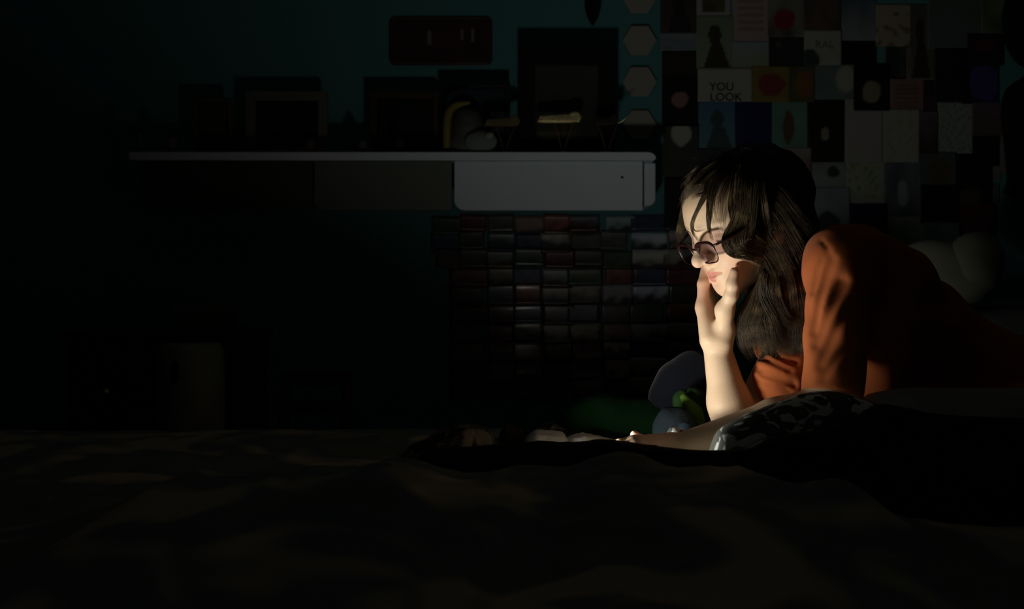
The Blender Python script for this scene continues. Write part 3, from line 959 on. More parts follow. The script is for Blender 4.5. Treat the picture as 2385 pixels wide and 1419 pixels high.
blob('navy_cushion', P(1600, 925, 1.98), (0.075, 0.04, 0.085), mat('navy_velvet', (0.004, 0.007, 0.016), 0.9, sheen=0.2, bump=(80, 0.5)),
     'dark navy cushion leaning behind the green plush toy', 'cushion', 3)
gp = empty('plush_toy', tuple(P(1612, 960, 1.90)), 'green plush toy with a lighter lime stripe behind the raised forearm', 'plush toy')
blob('plush_body', P(1618, 962, 1.89), (0.040, 0.035, 0.045), mat('green_plush', (0.015, 0.055, 0.010), 0.95, bump=(150, 0.8)), None, None, 5, parent=gp)
blob('plush_ear', P(1592, 936, 1.885), (0.020, 0.018, 0.022), M['floor'] if False else mat('green_plush_dark', (0.02, 0.06, 0.012), 0.95), None, None, 6, parent=gp)
tube('plush_stripe', [P(1590, 922, 1.862), P(1606, 945, 1.848), P(1622, 962, 1.846), P(1634, 985, 1.85)], (0.006, 0.012, 0.013, 0.008), mat('lime_plush', (0.12, 0.24, 0.03), 0.95), gp)
bp = empty('plush_ball', tuple(P(1572, 1000, 1.80)), 'grey blue round plush ball just above the forearm', 'plush toy')
blob('plush_body', P(1570, 1000, 1.80), (0.038, 0.035, 0.040), mat('blue_grey_plush', (0.012, 0.022, 0.03), 0.95, bump=(150, 0.8)), None, None, 8, parent=bp)
blob('plush_nose', P(1594, 1002, 1.765), (0.012, 0.008, 0.014), mat('navy_plush', (0.015, 0.03, 0.05), 0.9), None, None, 9, parent=bp, sub=3)
ridge_obj('green_blanket', [(1270, 1010), (1310, 960), (1350, 930), (1400, 915), (1460, 925), (1530, 930), (1600, 950), (1680, 990)],
          2.00, 0.08, 0.08, mat('bottle_green_fleece', (0.004, 0.026, 0.006), 0.95, 0.1, bump=(60, 0.8)), 'bottle green fleece blanket heaped at the far edge of the bed', 'blanket', sub=120, wr=0.006, seed=51)
blob('white_pillow', P(2200, 640, 2.42), (0.135, 0.10, 0.085), mat('cream_cotton', (0.21, 0.22, 0.18), 0.9, bump=(40, 0.4)), 'large cream pillow behind the back of the person', 'pillow', 13, 0.05)
blob('round_pillow', P(2272, 605, 2.36), (0.062, 0.07, 0.066), mat('cream_fleece', (0.23, 0.24, 0.19), 0.9, bump=(60, 0.6)), 'small round cream pillow resting on the large cream pillow', 'pillow', 17, 0.03)
# tall folded duvet stack on a low bench behind the bed carries the pillows
bench = empty('storage_bench', (1.25, 2.45, 0), 'low bench behind the bed at the right edge of the photo', 'bench')
boxc('bench_box', 0.82, 2.22, 0.0, 1.95, 2.72, 0.50, M['black'], bench, bevel=0.01)


def duvet_z(X, Y):
    return 0.62 + 0.215 * np.exp(-((X - 1.35) / 0.5) ** 4) * np.exp(-((Y - 2.45) / 0.26) ** 6) + 0.012 * wavy(X, Y, 61, 14) + 0.008 * wavy(X, Y, 63, 40, ridged=True) \
        - 0.05 * sstep(0.95, 0.78, X)


o = heightfield('grey_duvet', 0.80, 2.1, 120, 2.18, 2.76, 60, duvet_z, mat('grey_green_duvet', (0.15, 0.18, 0.165), 0.9, noise=(9, (0.10, 0.12, 0.12), 0.4, 0.65)))
m = o.modifiers.new('solid', 'SOLIDIFY'); m.thickness = 0.08; m.offset = -1
tag(o, 'grey green duvet folded over the bench, below the cream pillows', 'duvet')

# ------------------------------------------------------------------ wall shelf
shelf = empty('wall_shelf', tuple(P(930, 425, WY - 0.1)), 'long white wall shelf with three panelled bays under its top board', 'shelf')
SY = WY - 0.22
xa = P(300, 360, SY)[0]; xb = P(1528, 360, SY)[0]
zt = P(0, 354, SY)[2]; zb = P(0, 373, SY)[2]
o = prism('top_board', [(xa, zb), (xa, zt), (xb - 0.02, zt), (xb - 0.008, zt - 0.003), (xb, zt - 0.012), (xb, zb + 0.004), (xb - 0.004, zb)], SY, WY - 0.001, M['white'], shelf, bevel=0.002)
AY = SY + 0.012
for (p0, p1, mt) in ((1058, 1497, 'white'), (732, 1052, 'whited'), (330, 727, 'whitedd')):  # left bays are coloured darker to stand in for light falloff
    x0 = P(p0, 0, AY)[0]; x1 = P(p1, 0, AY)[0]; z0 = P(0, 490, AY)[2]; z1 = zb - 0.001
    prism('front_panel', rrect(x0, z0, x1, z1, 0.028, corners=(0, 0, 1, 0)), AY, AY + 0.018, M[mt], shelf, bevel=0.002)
x0 = P(1500, 0, SY + 0.05)[0]; x1 = P(1527, 0, SY + 0.05)[0]
prism('end_bracket', rrect(x0 - 0.004, P(0, 480, SY + 0.05)[2], x1, zb - 0.001, 0.022, corners=(0, 0, 0, 1)), SY + 0.05, WY - 0.002, M['white'], shelf, bevel=0.003)
for sx in (1449,):
    c = P(sx, 413, AY)
    bm = bmesh.new(); bmesh.ops.create_cone(bm, segments=16, radius1=0.004, radius2=0.003, depth=0.003, cap_ends=True)
    for q_ in bm.verts: q_.co = Vector((c[0] + q_.co.x, AY - 0.001 - q_.co.z, c[2] + q_.co.y))
    bm_obj('screw', bm, M['black'], shelf)

# picture frames on the shelf
def framed(name, x0, y0, x1, y1, Y, border, label, inner, mt=None, group=None, art=None, depth=0.018):
    a = P(x0, y1, Y); b = P(x1, y0, Y)
    r = empty(name, ((a[0] + b[0]) / 2, Y + 0.01, zt), label, 'picture frame', group)
    bw = border / FPX * Y
    z0 = zt + 0.0005 if y1 > 340 else a[2]
    mt = mt or M['black']
    X0, X1, Z0, Z1 = a[0], b[0], z0, b[2]
    v = [(X0, Z0), (X1, Z0), (X1, Z1), (X0, Z1)]
    ins_ = [(X0 + bw, Z0 + bw * 0.3 if y1 > 340 and name == 'picture_frame' and border > 30 else Z0 + bw), (X1 - bw, Z0 + bw), (X1 - bw, Z1 - bw), (X0 + bw, Z1 - bw)]
    zi0 = Z0 + bw
    # four mitred sides
    sides = [[(X0, Z0), (X1, Z0), (X1 - bw, zi0), (X0 + bw, zi0)], [(X1, Z0), (X1, Z1), (X1 - bw, Z1 - bw), (X1 - bw, zi0)],
             [(X1, Z1), (X0, Z1), (X0 + bw, Z1 - bw), (X1 - bw, Z1 - bw)], [(X0, Z1), (X0, Z0), (X0 + bw, zi0), (X0 + bw, Z1 - bw)]]
    for s_ in sides:
        prism('frame_side', s_, Y, Y + depth, mt, r, bevel=0.0015)
    boxc('backing', X0 + 0.002, Y + depth, Z0 + 0.001, X1 - 0.002, Y + depth + 0.004, Z1 - 0.002, M['black'], r)
    painted(None, X0 + bw - 0.001, zi0 - 0.001, X1 - bw + 0.001, Z1 - bw + 0.001, Y + depth - 0.004, art or inner, parent=r, pname='picture', mt='gloss', thick=0.003)
    return r


# ------------------------------------------------------------------ printed sheets: colour is printed per cell of a fine grid
def painted(label, X0, Z0, X1, Z1, Y, art, parent=None, pname='photo_print', mt='print', nx=22, thick=0.0006, cat='photo print', group=None, rot=0.0, curl=0.0):
    nz = max(4, int(nx * (Z1 - Z0) / (X1 - X0)))
    U, V = np.meshgrid(np.linspace(0, 1, nx), np.linspace(0, 1, nz), indexing='ij')
    c = art(U, V) if callable(art) else np.broadcast_to(np.array(art), U.shape + (3,))
    cx, cz = (X0 + X1) / 2, (Z0 + Z1) / 2
    dx, dz = (U - 0.5) * (X1 - X0), (V - 0.5) * (Z1 - Z0)
    ca, sa = math.cos(rot), math.sin(rot)
    X = cx + dx * ca - dz * sa; Z = cz + dx * sa + dz * ca
    yy = Y - curl * (2 * np.abs(V - 0.5)) ** 3
    front = np.stack([X, yy, Z], -1).reshape(-1, 3)
    idx = np.arange(nx * nz).reshape(nx, nz)
    f = np.stack([idx[:-1, :-1], idx[1:, :-1], idx[1:, 1:], idx[:-1, 1:]], -1).reshape(-1, 4)
    edge = np.concatenate([idx[:, 0], idx[-1, 1:], idx[-2::-1, -1], idx[0, -2:0:-1]])
    back = front[edge] + np.array([0, thick, 0])
    n0 = len(front); ne = len(edge)
    ef = np.stack([edge, n0 + np.arange(ne), n0 + (np.arange(ne) + 1) % ne, np.roll(edge, -1)], -1)
    cl = np.vstack([c.reshape(-1, 3), np.tile([0.5, 0.5, 0.47], (ne, 1)) if mt == 'print' else c.reshape(-1, 3)[edge]])
    o = mesh_np(pname, np.vstack([front, back]), np.vstack([f, ef]), M[mt], parent, col=cl)
    if parent is None: tag(o, label, cat, group)
    return o


def mixc(a, b, t):
    t = np.clip(t, 0, 1)[..., None]; return np.array(a) * (1 - t) + np.array(b) * t


def A_flat(c, c2=None, seed=0, k=7.0):
    c2 = c2 or tuple(x * 0.8 for x in c)
    return lambda U, V: mixc(c, c2, 0.5 + 0.8 * wavy(U, V, seed, k))


def A_grad(c, c2, seed=0):
    return lambda U, V: mixc(c, c2, V + 0.25 * wavy(U, V, seed, 8))


def A_blob(bg, fg, cx, cy, rx, ry, seed=0, fg2=None, bg2=None):
    def fn(U, V):
        b = mixc(bg, bg2 or tuple(x * 0.75 for x in bg), 0.5 + 0.7 * wavy(U, V, seed, 6))
        d = np.sqrt(((U - cx) / rx) ** 2 + ((V - cy) / ry) ** 2) + 0.22 * wavy(U, V, seed + 2, 11)
        t = np.clip((1.05 - d) / 0.15, 0, 1)
        return mixc2(b, fg, t)
    return fn


def mixc2(a, b, t):
    t = np.clip(t, 0, 1)[..., None]; return a * (1 - t) + np.array(b) * t


def A_fig(bg, fig, seed=0, cx=0.5, top=0.85, bg2=None):
    """a head-and-shoulders silhouette"""
    def fn(U, V):
        b = mixc(bg, bg2 or tuple(x * 0.8 for x in bg), V + 0.2 * wavy(U, V, seed, 7))
        h = ((U - cx) / 0.17) ** 2 + ((V - (top - 0.22)) / 0.20) ** 2 < 1
        s = (V < top - 0.38) & (np.abs(U - cx - 0.05) < 0.14 + 0.5 * (top - 0.38 - V))
        return mixc2(b, fig, (h | s).astype(float))
    return fn


def A_lines(bg, ink, n=9):
    def fn(U, V):
        b = mixc(bg, tuple(x * 0.9 for x in bg), wavy(U, V, 3, 5))
        t = ((np.sin(V * n * 2 * math.pi) > 0.1) & (U > 0.15) & (U < 0.85) & (V > 0.15) & (V < 0.9)).astype(float) * (0.6 + 0.4 * np.sin(U * 60) * np.sin(V * 41))
        return mixc2(b, ink, t)
    return fn


def A_dots(bg, dot, n=7, seed=0):
    def fn(U, V):
        t = (np.sin(U * n * 6.28 + 2 * np.sin(V * 9 + seed)) * np.sin(V * n * 6.28 + 2 * np.sin(U * 7 + seed)) > 0.55).astype(float)
        return mixc2(mixc(bg, tuple(x * 0.9 for x in bg), wavy(U, V, seed, 5)), dot, t * 0.7)
    return fn


def A_inset(border, inner, m=0.2, seed=0):
    def fn(U, V):
        t = ((U > m) & (U < 1 - m) & (V > m * 0.8) & (V < 1 - m * 0.8)).astype(float)
        b = np.broadcast_to(np.array(border), U.shape + (3,)) * 1.0
        i = mixc(inner, tuple(x * 0.55 for x in inner), 0.5 + wavy(U, V, seed, 9))
        return b * (1 - t[..., None]) + i * t[..., None]
    return fn


layer = [0]


def wallprint(px0, py0, px1, py1, art, label, mt='print', group='prints of the upper wall collage', nx=22, curl=0.0, rot=None):
    layer[0] += 1
    Y = WY - 0.0010 - 0.00055 * (layer[0] % 9)
    a = P(px0, py1, Y); b = P(px1, py0, Y)
    return painted(label, a[0], a[2], b[0], b[2], Y, art, mt=mt, nx=nx, group=group, rot=rng.uniform(-0.008, 0.008) if rot is None else rot, curl=curl)


W_ = (0.34, 0.37, 0.33)
up = [
    (1538, -40, 1622, 80, A_fig((0.07, 0.05, 0.04), (0.02, 0.018, 0.02), 1, bg2=(0.03, 0.03, 0.03)), 'dark maroon photo with shadowy figures, top left corner of the wall collage'),
    (1538, 76, 1624, 119, A_flat((0.20, 0.24, 0.28), (0.12, 0.17, 0.20), 2), 'pale blue cloudy photo strip just above the tall black prints'),
    (1622, -40, 1702, 38, A_inset((0.27, 0.28, 0.28), (0.10, 0.10, 0.03), 0.17, 3), 'grey bordered card with olive square, right of the maroon photo at the top'),
    (1706, -40, 1792, 102, A_lines((0.29, 0.25, 0.25), (0.20, 0.10, 0.10), 9), 'pinkish page of small red text at the top of the wall collage'),
    (1622, 36, 1708, 160, A_fig((0.20, 0.26, 0.19), (0.035, 0.035, 0.02), 4), 'pale green photo of a dark haired figure, above the lettered white card'),
    (1706, 96, 1792, 160, A_grad((0.20, 0.25, 0.16), (0.22, 0.29, 0.33), 5), 'pale blue sky photo fading to green, below the pink text page'),
    (1788, -40, 1874, 86, A_blob((0.06, 0.045, 0.04), (0.17, 0.015, 0.04), 0.45, 0.32, 0.30, 0.20, 6, bg2=(0.17, 0.19, 0.17)), 'dark photo with a magenta flower, top middle of the wall collage'),
    (1872, -40, 1958, 72, A_flat((0.11, 0.08, 0.06), (0.06, 0.05, 0.04), 7), 'plain brown photo at the top between the flower and blue prints'),
    (1955, -40, 2042, 98, A_grad((0.22, 0.26, 0.27), (0.02, 0.05, 0.10), 8), 'photo of dark blue sky over pale haze, left of the sketched faces'),
    (1788, 82, 1875, 158, A_blob((0.018, 0.028, 0.02), (0.05, 0.07, 0.06), 0.3, 0.7, 0.1, 0.1, 9), 'blackish green photo above the yellow and red print'),
    (1958, 95, 2042, 154, A_flat((0.006, 0.007, 0.006), None, 10), 'plain black print below the blue sky photo'),
    (2120, 10, 2178, 182, A_fig((0.10, 0.10, 0.08), (0.03, 0.025, 0.015), 11, 0.4), 'narrow dark brown portrait right of the sketched faces'),
    (2040, 10, 2122, 108, A_dots((0.30, 0.27, 0.22), (0.10, 0.06, 0.04), 1.1, 2), 'beige card with four brown sketched faces'),
    (2160, -40, 2292, 114, A_flat((0.11, 0.14, 0.15), (0.08, 0.11, 0.10), 12), 'wide dim blue grey print near the upper right of the wall'),
    (2286, -40, 2346, 82, A_flat((0.14, 0.18, 0.12), (0.06, 0.09, 0.05), 13), 'grey green print beside the black hat'),
    (2252, 78, 2338, 152, A_blob((0.03, 0.02, 0.02), (0.07, 0.02, 0.03), 0.5, 0.6, 0.3, 0.2, 14), 'dark maroon print under the grey green print'),
    (2178, 112, 2256, 238, A_flat((0.012, 0.02, 0.035), (0.008, 0.01, 0.012), 15), 'dark blue black print above the dotted floral sheet'),
    (2240, 145, 2328, 242, A_blob((0.02, 0.03, 0.06), (0.06, 0.05, 0.20), 0.6, 0.5, 0.4, 0.45, 16), 'indigo print glowing faintly violet, far right of the collage'),
    (2062, 104, 2124, 184, A_blob((0.05, 0.07, 0.045), (0.015, 0.03, 0.02), 0.3, 0.5, 0.3, 0.5, 17), 'dark green leafy print below the sketched faces'),
    (2112, 110, 2182, 186, A_blob((0.16, 0.15, 0.14), (0.04, 0.03, 0.02), 0.4, 0.5, 0.3, 0.4, 18), 'grey photo with brown blur, right of the leafy print'),
    (1542, 118, 1624, 180, A_flat((0.025, 0.018, 0.01), (0.015, 0.015, 0.01), 19), 'dark brown print stacked above the moon print'),
    (1542, 176, 1626, 294, A_blob((0.005, 0.006, 0.006), (0.22, 0.13, 0.13), 0.50, 0.53, 0.235, 0.165, 20, bg2=(0.004, 0.004, 0.005)), 'black print with a pink full moon'),
    (1884, 150, 1992, 234, A_blob((0.13, 0.19, 0.18), (0.28, 0.31, 0.26), 0.78, 0.6, 0.2, 0.4, 21), 'teal grey blurred portrait photo above the twin streak print'),
    (1834, 154, 1898, 238, A_blob((0.09, 0.09, 0.04), (0.17, 0.08, 0.03), 0.6, 0.5, 0.3, 0.4, 22), 'olive and orange photo right of the yellow print'),
    (1752, 154, 1840, 238, A_blob((0.20, 0.16, 0.04), (0.17, 0.035, 0.03), 0.5, 0.5, 0.36, 0.32, 23), 'yellow bordered print with dark red centre beside the lettered card'),
    (1988, 148, 2072, 258, A_blob((0.008, 0.008, 0.008), (0.20, 0.19, 0.13), 0.5, 0.40, 0.27, 0.24, 24), 'black print with a pale round flower'),
    (2150, 168, 2184, 268, A_grad((0.05, 0.02, 0.03), (0.02, 0.02, 0.04), 25), 'narrow dark purple strip print'),
    (2074, 180, 2152, 262, A_lines((0.20, 0.13, 0.12), (0.11, 0.05, 0.045), 8), 'dusty pink page of red text, left of the purple strip'),
    (1627, 236, 1714, 349, A_fig((0.10, 0.22, 0.26), (0.04, 0.08, 0.08), 26, bg2=(0.06, 0.15, 0.25)), 'blue photo of a dark tower shape under the lettered card'),
    (1712, 235, 1802, 349, A_flat((0.006, 0.010, 0.075), (0.008, 0.014, 0.06), 27), 'plain deep navy print directly above the head'),
    (1798, 236, 1884, 347, A_blob((0.12, 0.26, 0.21), (0.10, 0.06, 0.03), 0.45, 0.45, 0.16, 0.38, 28), 'green photo with a brown statue shape'),
    (1880, 232, 1972, 378, A_blob((0.008, 0.010, 0.008), (0.20, 0.20, 0.15), 0.44, 0.45, 0.11, 0.11, 29, bg2=(0.02, 0.014, 0.008)), 'tall black print with twin pale streaks'),
    (2052, 254, 2142, 378, A_dots((0.30, 0.32, 0.28), (0.25, 0.26, 0.20), 2, 30), 'pale grey green sheet with faint sketch'),
    (1968, 230, 2056, 378, A_flat((0.30, 0.29, 0.29), (0.26, 0.28, 0.27), 31), 'blank pale pinkish sheet right of the twin streak print'),
    (2140, 260, 2184, 358, A_grad((0.04, 0.025, 0.015), (0.12, 0.10, 0.12), 32), 'narrow dark brown print left of the dotted sheet'),
    (2182, 237, 2269, 360, A_dots((0.26, 0.31, 0.28), (0.10, 0.13, 0.12), 5, 33), 'pale sheet scattered with tiny dark flowers'),
    (2264, 238, 2340, 334, A_grad((0.10, 0.08, 0.05), (0.11, 0.09, 0.11), 34), 'dim brown print right of the dotted sheet'),
    (2264, 316, 2328, 386, A_flat((0.012, 0.013, 0.010), None, 35), 'black print below the dim brown print'),
    (2332, 315, 2390, 402, A_flat((0.20, 0.17, 0.17), None, 36), 'pinkish print at the right edge of the photo'),
    (1545, 288, 1628, 412, A_blob((0.05, 0.055, 0.045), (0.32, 0.35, 0.33), 0.50, 0.80, 0.28, 0.22, 37), 'dark print with a white square, beside the end of the shelf'),
    (1547, 413, 1632, 530, A_flat((0.006, 0.007, 0.006), None, 38), 'black print just left of the forehead'),
    (1626, 345, 1724, 432, A_flat((0.05, 0.07, 0.065), (0.02, 0.03, 0.03), 39), 'dark grey green print behind the front of the hair'),
    (1722, 346, 1804, 432, A_flat((0.012, 0.016, 0.05), None, 40), 'very dark navy print mostly hidden by the hair'),
    (1800, 344, 1890, 438, A_grad((0.09, 0.05, 0.03), (0.24, 0.23, 0.20), 41), 'grey photo turning orange brown, behind the crown of the head'),
    (1886, 354, 1974, 440, A_blob((0.23, 0.28, 0.26), (0.03, 0.045, 0.035), 0.62, 0.45, 0.16, 0.16, 42), 'pale plate photo with a dark leaf'),
    (1972, 348, 2062, 478, A_dots((0.27, 0.31, 0.24), (0.12, 0.19, 0.10), 3.2, 43), 'cream sheet with green floral print'),
    (2060, 374, 2148, 504, A_blob((0.05, 0.06, 0.09), (0.24, 0.28, 0.29), 0.48, 0.42, 0.14, 0.24, 44, bg2=(0.15, 0.17, 0.19)), 'slate photo with a pale standing figure'),
    (2140, 354, 2228, 434, A_blob((0.08, 0.11, 0.11), (0.09, 0.07, 0.04), 0.55, 0.45, 0.35, 0.4, 45), 'teal and brown photo right of the slate photo'),
    (2224, 358, 2312, 474, A_blob((0.014, 0.012, 0.010), (0.05, 0.045, 0.02), 0.4, 0.1, 0.3, 0.2, 46), 'blackish brown print above the burgundy print'),
    (1886, 436, 1980, 560, A_blob((0.21, 0.28, 0.29), (0.03, 0.045, 0.03), 0.45, 0.25, 0.30, 0.30, 47), 'pale blue photo with dark plants, right of the hair'),
    (1978, 474, 2067, 590, A_flat((0.006, 0.012, 0.055), (0.008, 0.014, 0.045), 48), 'plain deep blue print just above the shoulder'),
    (2144, 430, 2234, 522, A_flat((0.006, 0.009, 0.018), None, 49), 'near-black navy print above the slate strip'),
    (2150, 518, 2236, 600, A_flat((0.11, 0.14, 0.16), (0.07, 0.10, 0.10), 50), 'slate blue print above the cream pillow'),
    (2064, 500, 2153, 620, A_blob((0.27, 0.29, 0.24), (0.13, 0.23, 0.14), 0.60, 0.45, 0.4, 0.4, 51), 'cream sheet with a green smudge, above the back of the shirt'),
    (2230, 468, 2322, 560, A_flat((0.09, 0.014, 0.03), (0.05, 0.012, 0.016), 52), 'dark burgundy print above the round pillow'),
    (2278, 386, 2332, 420, A_flat((0.17, 0.20, 0.19), None, 53), 'small pale grey card near the right edge'),
    (2280, 428, 2328, 472, A_flat((0.11, 0.14, 0.15), (0.06, 0.07, 0.08), 54), 'small slate card below the pale grey card'),
]
for u_ in up:
    wallprint(*u_)

# white card lettered YOU LOOK, and the card lettered RAL
card = empty('lettered_card', tuple(P(1688, 198, WY - 0.007)), 'white card lettered YOU LOOK', 'print', 'prints of the upper wall collage')
a = P(1625, 237, WY - 0.007); b = P(1753, 158, WY - 0.007)
painted(None, a[0], a[2], b[0], b[2], WY - 0.007, A_flat((0.31, 0.33, 0.29), (0.29, 0.30, 0.27), 60), parent=card, pname='card_sheet')


def text_obj(body_, px, py, hpx, Y, mt, parent, name='lettering', bold=0.0, wscale=1.0):
    cu = bpy.data.curves.new('t', 'FONT'); cu.body = body_; cu.size = hpx / FPX * Y * 1.42; cu.extrude = 0.00015; cu.offset = bold
    to = bpy.data.objects.new('t', cu); sc.collection.objects.link(to)
    dg = bpy.context.evaluated_depsgraph_get(); dg.update()
    me = bpy.data.meshes.new_from_object(to.evaluated_get(dg))
    bpy.data.objects.remove(to)
    p = P(px, py, Y)
    me.transform(Matrix.Translation(Vector(p)) @ Matrix.Rotation(math.radians(90), 4, 'X') @ Matrix.Diagonal((wscale, 1, 1, 1)))
    me.name = name; me.materials.clear(); me.materials.append(mt)
    return link(bpy.data.objects.new(name, me), parent)


text_obj('YOU', 1652, 211, 19, WY - 0.0074, M['ink'], card, bold=0.0004)
text_obj('LOOK', 1653, 235, 19, WY - 0.0074, M['ink'], card, bold=0.0004)
card2 = empty('lettered_card', tuple(P(1916, 110, WY - 0.007)), 'white magazine clipping lettered RAL above a dark figure', 'print', 'prints of the upper wall collage')
a = P(1873, 152, WY - 0.007); b = P(1960, 70, WY - 0.007)
painted(None, a[0], a[2], b[0], b[2], WY - 0.007, A_blob((0.29, 0.33, 0.31), (0.03, 0.05, 0.045), 0.14, 0.15, 0.28, 0.30, 61, bg2=(0.26, 0.27, 0.24)), parent=card2, pname='card_sheet')
text_obj('RAL', 1898, 112, 18, WY - 0.0074, mat('brown_ink', (0.10, 0.09, 0.07), 0.6), card2)

# lower collage of small glossy photos
words = ['first', 'second', 'third', 'fourth', 'fifth', 'sixth', 'seventh', 'eighth', 'ninth', 'tenth', 'eleventh']
colx = [1010, 1072, 1132, 1195, 1262, 1328, 1404, 1470, 1552, 1640]
rowy = [501, 540, 580, 622, 663, 706, 750, 793, 836, 880, 924]
tone = ['blackish', 'dark brown', 'dark green', 'charcoal', 'dark blue', 'dark maroon']
tcol = [(0.012, 0.014, 0.012), (0.03, 0.018, 0.010), (0.012, 0.026, 0.018), (0.022, 0.024, 0.022), (0.014, 0.02, 0.04), (0.04, 0.010, 0.012)]
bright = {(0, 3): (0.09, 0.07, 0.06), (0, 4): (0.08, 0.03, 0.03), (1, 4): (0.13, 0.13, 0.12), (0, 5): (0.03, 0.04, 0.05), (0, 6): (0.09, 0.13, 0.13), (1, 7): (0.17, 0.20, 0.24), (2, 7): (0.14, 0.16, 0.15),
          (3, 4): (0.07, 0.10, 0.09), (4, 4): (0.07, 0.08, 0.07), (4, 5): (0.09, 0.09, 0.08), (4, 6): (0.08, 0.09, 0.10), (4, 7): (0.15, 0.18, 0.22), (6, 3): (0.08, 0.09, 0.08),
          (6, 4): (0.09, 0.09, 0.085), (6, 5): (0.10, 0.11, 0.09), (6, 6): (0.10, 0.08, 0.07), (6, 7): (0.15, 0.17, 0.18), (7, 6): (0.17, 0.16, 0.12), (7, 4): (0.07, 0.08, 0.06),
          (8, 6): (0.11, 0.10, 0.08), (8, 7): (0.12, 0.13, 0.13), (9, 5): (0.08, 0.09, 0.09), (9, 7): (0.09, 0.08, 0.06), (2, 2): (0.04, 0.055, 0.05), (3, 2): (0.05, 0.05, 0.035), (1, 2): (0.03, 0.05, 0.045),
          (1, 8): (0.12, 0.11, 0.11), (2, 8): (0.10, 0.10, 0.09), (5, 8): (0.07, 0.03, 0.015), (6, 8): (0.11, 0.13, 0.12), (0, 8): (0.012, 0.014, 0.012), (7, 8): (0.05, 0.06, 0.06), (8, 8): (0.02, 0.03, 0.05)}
for r in range(10):
    for c in range(9):
        if c == 0 and r > 2: continue
        ti = int(rng.integers(0, 6))
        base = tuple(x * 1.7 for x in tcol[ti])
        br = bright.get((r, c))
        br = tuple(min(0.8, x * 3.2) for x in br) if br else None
        sd = 100 + r * 11 + c
        if br is None:
            k = rng.uniform(0.7, 1.7)
            art = A_flat(tuple(x * k for x in base), tuple(x * k * 2.2 + 0.01 for x in base), sd, 9)
            desc = tone[ti]
        else:
            cy = rng.uniform(0.6, 0.9)
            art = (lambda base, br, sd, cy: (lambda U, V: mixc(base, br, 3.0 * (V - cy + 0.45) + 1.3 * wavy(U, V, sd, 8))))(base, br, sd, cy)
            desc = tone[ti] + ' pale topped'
        jx, jy = rng.uniform(-7, 7), rng.uniform(-4, 4)
        x0, x1 = colx[c] + jx, colx[c + 1] + jx + rng.uniform(-4, 8)
        y0, y1 = rowy[r] + jy, rowy[r + 1] + jy + rng.uniform(0, 8)
        if c == 1 and r > 2: x0 = 1046
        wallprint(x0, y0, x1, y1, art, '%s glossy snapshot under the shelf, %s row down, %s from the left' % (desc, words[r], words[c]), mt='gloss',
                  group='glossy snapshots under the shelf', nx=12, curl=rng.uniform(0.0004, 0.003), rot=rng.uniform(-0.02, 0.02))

# ------------------------------------------------------------------ hexagons, leaf ornament, plate sign
hexl = ['pale beige hexagon tile cut off by the top of the photo', 'pale beige hexagon tile, second from the top of the column', 'pale beige hexagon tile, third from the top of the column',
        'pale beige hexagon tile, lowest of the column, just above the shelf']
for cy, lb in zip((-4, 94, 190, 291), hexl):
    c = P(1490, cy, WY - 0.01); R_h = 40 / FPX * WY
    pts = [(c[0] + R_h * math.cos(math.radians(60 * i)), c[2] + R_h * 0.98 * math.sin(math.radians(60 * i))) for i in range(6)]
    o = prism('hexagon_tile', pts, WY - 0.012, WY - 0.0005, M['hex'], None, bevel=0.002)
    tag(o, lb, 'wall tile', 'hexagon tiles beside the collage')
pts = []
c = P(1381, 5, WY - 0.01)
for i in range(28):
    a = i / 28 * 2 * math.pi
    z = math.sin(a); x = math.cos(a) * (1 - 0.25 * max(0, -z) ** 2)
    pts.append((c[0] + x * 0.024, c[2] + z * (0.062 if z < 0 else 0.07) * (1.08 if z < -0.95 else 1)))
orn = empty('wall_ornament', tuple(c), 'dark leaf shaped ornament hanging at the top of the wall, left of the hexagons', 'ornament')
prism('leaf_body', pts, WY - 0.014, WY - 0.001, M['black'], orn, bevel=0.003)
tube('leaf_rib', [(c[0], WY - 0.016, c[2] + 0.06), (c[0] + 0.001, WY - 0.017, c[2]), (c[0], WY - 0.016, c[2] - 0.06)], 0.0012, M['black'], orn)

pl = empty('metal_plate', tuple(P(1027, 95, WY)), 'dark red metal plate with rounded corners above the shelf', 'sign')
a = P(906, 152, WY - 0.006); b = P(1147, 38, WY - 0.006)
M['redplate'] = mat('dark_red_enamel', (0.045, 0.010, 0.010), 0.4, 0.5, noise=(14, (0.02, 0.008, 0.007), 0.4, 0.6))
prism('plate_sheet', rrect(a[0], a[2], b[0], b[2], 0.02), WY - 0.006, WY - 0.001, M['redplate'], pl, bevel=0.001)
rim_ = [np.array([x, WY - 0.007, z]) for x, z in rrect(a[0] + 0.006, a[2] + 0.006, b[0] - 0.006, b[2] - 0.006, 0.016)]
L_ = np.vstack([rim_, rim_[:1]])
v, f = tubes(L_[None], np.full((1, len(L_)), 0.0018), 6)
mesh_np('raised_rim', v, f, mat('worn_red', (0.09, 0.03, 0.03), 0.35, 0.5), pl, smooth=True)
M['worn'] = mat('worn_grey_emboss', (0.14, 0.14, 0.13), 0.5)
for (px, py, w_, h_) in ((1000, 88, 10, 34), (1076, 80, 6, 26), (1101, 82, 7, 32)):
    p = P(px, py, WY - 0.0075); ww = w_ / FPX * WY / 2; hh = h_ / FPX * WY / 2
    prism('embossed_bar', rrect(p[0] - ww, p[2] - hh, p[0] + ww, p[2] + hh, ww * 0.7, 4), WY - 0.0078, WY - 0.0055, M['worn'], pl)

